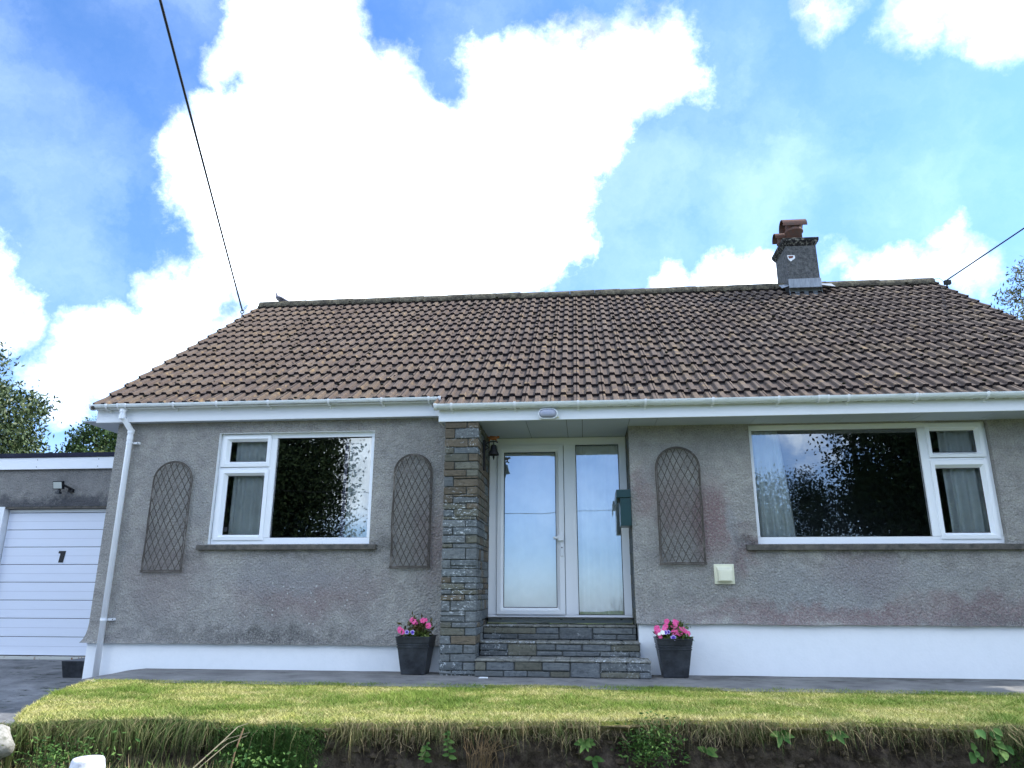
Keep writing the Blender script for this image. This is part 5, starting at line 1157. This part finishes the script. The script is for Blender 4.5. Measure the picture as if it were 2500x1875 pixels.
t_ = empty('cable_hook', (6.24, 3.62, 5.86), 'black cable bracket at the right end of the ridge', 'hook')
q = MB(); q.tube([(-.02, 0, -.07), (0, 0, .04)], .014, 6); q.box(-.05, .05, -.03, .03, -.02, .05); q.tube([(-.05, 0, .03), (-.12, 0, .10), (-.19, 0, .09), (-.2, 0, .05)], .004, 5); q.build('clamp', M_CABLE, t_)

# ------------------------------------------------------------------ trees
def tree(name, base, cc, rad, nclump, nleaf, lsz, mat, label, seed, asp=.5, trunk_r=.2, cat='tree', group=None, hol=.55, csz=.12):
    r = random.Random(seed); root = empty(name, base, label, cat, group); rel_ = Vector(cc)-Vector(base)
    q_ = MB(); top = rel_ + Vector((0, 0, rad[2]*.3)); q_.tube([(0, 0, 0), tuple(rel_*.35+Vector((.1, .1, 0))), tuple(rel_*.8), tuple(top)], [trunk_r, trunk_r*.8, trunk_r*.5, trunk_r*.12], 8)
    cl = []
    for i in range(nclump):
        d = Vector((r.gauss(0, 1), r.gauss(0, 1), r.gauss(0, 1))).normalized(); k = hol+(1-hol)*r.random()**.6
        k *= 1 + .28*noise.noise(d*2.2+Vector((seed, 0, 0)))
        p_ = rel_ + Vector((d.x*rad[0], d.y*rad[1], d.z*rad[2]))*k; cl.append(p_)
        if i % 3 == 0: q_.tube([tuple(rel_*.6+ (p_-rel_)*.02), tuple((rel_*.7+p_*1.0)*.55), tuple(p_)], [trunk_r*.22, trunk_r*.12, trunk_r*.03], 5)
    q_.build('trunk', M_BARK, root)
    n_ = nclump*nleaf; g_ = np.random.default_rng(seed); C_ = np.repeat(np.array([tuple(p_) for p_ in cl]), nleaf, 0)
    cs_ = csz*max(rad)
    P_ = C_ + g_.normal(0, cs_, (n_, 3))*np.array([1, 1, .8])
    d_ = g_.normal(0, 1, (n_, 3)); d_[:, 2] += .5; d_ /= np.linalg.norm(d_, axis=1)[:, None]; s_ = np.cross(d_, g_.normal(0, 1, (n_, 3))); s_ /= np.linalg.norm(s_, axis=1)[:, None]
    L_ = lsz*g_.uniform(.6, 1.3, n_)[:, None]
    V = np.stack([P_, P_+d_*L_*.5+s_*L_*asp*.5, P_+d_*L_, P_+d_*L_*.5-s_*L_*asp*.5], 1).reshape(-1, 3); F = np.arange(n_*4).reshape(-1, 4)
    npmesh('crown', V, F, mat, root, np.repeat(g_.random(n_), 4)); return root
tree('holm_oak_tree', (-16.6, 9.4, -.4), (-16.45, 9.2, 3.9), (1.9, 1.8, 3.05), 330, 120, .13, M_LEAFD, 'leathery leaved evergreen tree at the left edge behind the garage', 11, .42, .18, csz=.07)
tree('hawthorn_tree', (-16.0, 14.5, -.5), (-15.75, 14.3, 4.5), (1.35, 1.3, 1.9), 120, 130, .11, M_LEAFG, 'dark green tree between the garage roof and the house eaves', 12, .6, .16, csz=.09)
tree('yellow_shrub', (-13.4, 11.6, -.5), (-13.5, 11.6, 4.1), (.75, .7, .75), 50, 110, .08, M_LEAFY, 'yellow green bush top showing over the garage roof beside the house', 13, .6, .08, csz=.12)
tree('robinia_tree', (12.4, 10.3, -.5), (12.6, 10.3, 7.4), (1.6, 1.4, 2.0), 90, 90, .13, M_LEAFN, 'feathery pale tree at the right edge beyond the roof verge', 14, .28, .16, csz=.08)
tree('added_shade_shrub', (7.5, -.3, -.8), (7.45, -.3, 1.5), (1.15, 1.3, 2.2), 170, 110, .07, M_LEAFD, 'rounded evergreen shrub added out of view to shade the right end of the path', 17, .5, .06, hol=.3)  # unseen shrub, added to keep the sun off the path's right end
# across the road behind the camera, seen in the window glass
tree('evergreen_tree', (-17, -28, -.8), (-17.6, -28, 5.0), (5.6, 4, 7.4), 620, 230, .2, M_LEAFE, 'tall dense evergreen tree across the road left of the door', 21, .6, .4, csz=.09, hol=.25)
tree('evergreen_tree', (18, -28, -.8), (18.2, -28, 5.6), (5.8, 4, 7.6), 620, 230, .2, M_LEAFE, 'tall dense evergreen tree across the road right of the door', 22, .6, .4, csz=.09, hol=.25)
for i, x in enumerate((6.4, 8.6, 10.8)):
    tree('garden_conifer', (x, -27.5, -.8), (x, -27.5, 2.6), (1.5, 1.4, 3.4+.25*(i % 2)), 110, 220, .13, M_LEAFE, ['bushy conifer across the road nearest the door', 'middle of three bushy conifers across the road', 'bushy conifer across the road beside the tall evergreen'][i], 30+i, .5, .15, group='conifers across the road', hol=.4)
t_ = empty('bare_tree', (2.4, -26, -1.2), 'leafless sapling across the road opposite the porch', 'tree'); q = MB(); r = random.Random(8)
def branch(p_, d, l_2, rr, dep):
    e_ = p_ + d*l_2; q.tube([tuple(p_), tuple((p_+e_)/2 + Vector((r.gauss(0, .03), r.gauss(0, .03), 0))), tuple(e_)], [rr, rr*.8, rr*.6], 5)
    if dep:
        for k in range(3): branch(e_ - d*l_2*.3*r.random(), (d + Vector((r.gauss(0, .35), r.gauss(0, .35), r.gauss(.1, .2)))).normalized(), l_2*.72, rr*.55, dep-1)
for k in range(5): branch(Vector((k*.35-.7, 0, 0)), Vector((r.gauss(0, .12), 0, 1)).normalized(), .95, .03, 4)
q.build('branches', M_BARK, t_)
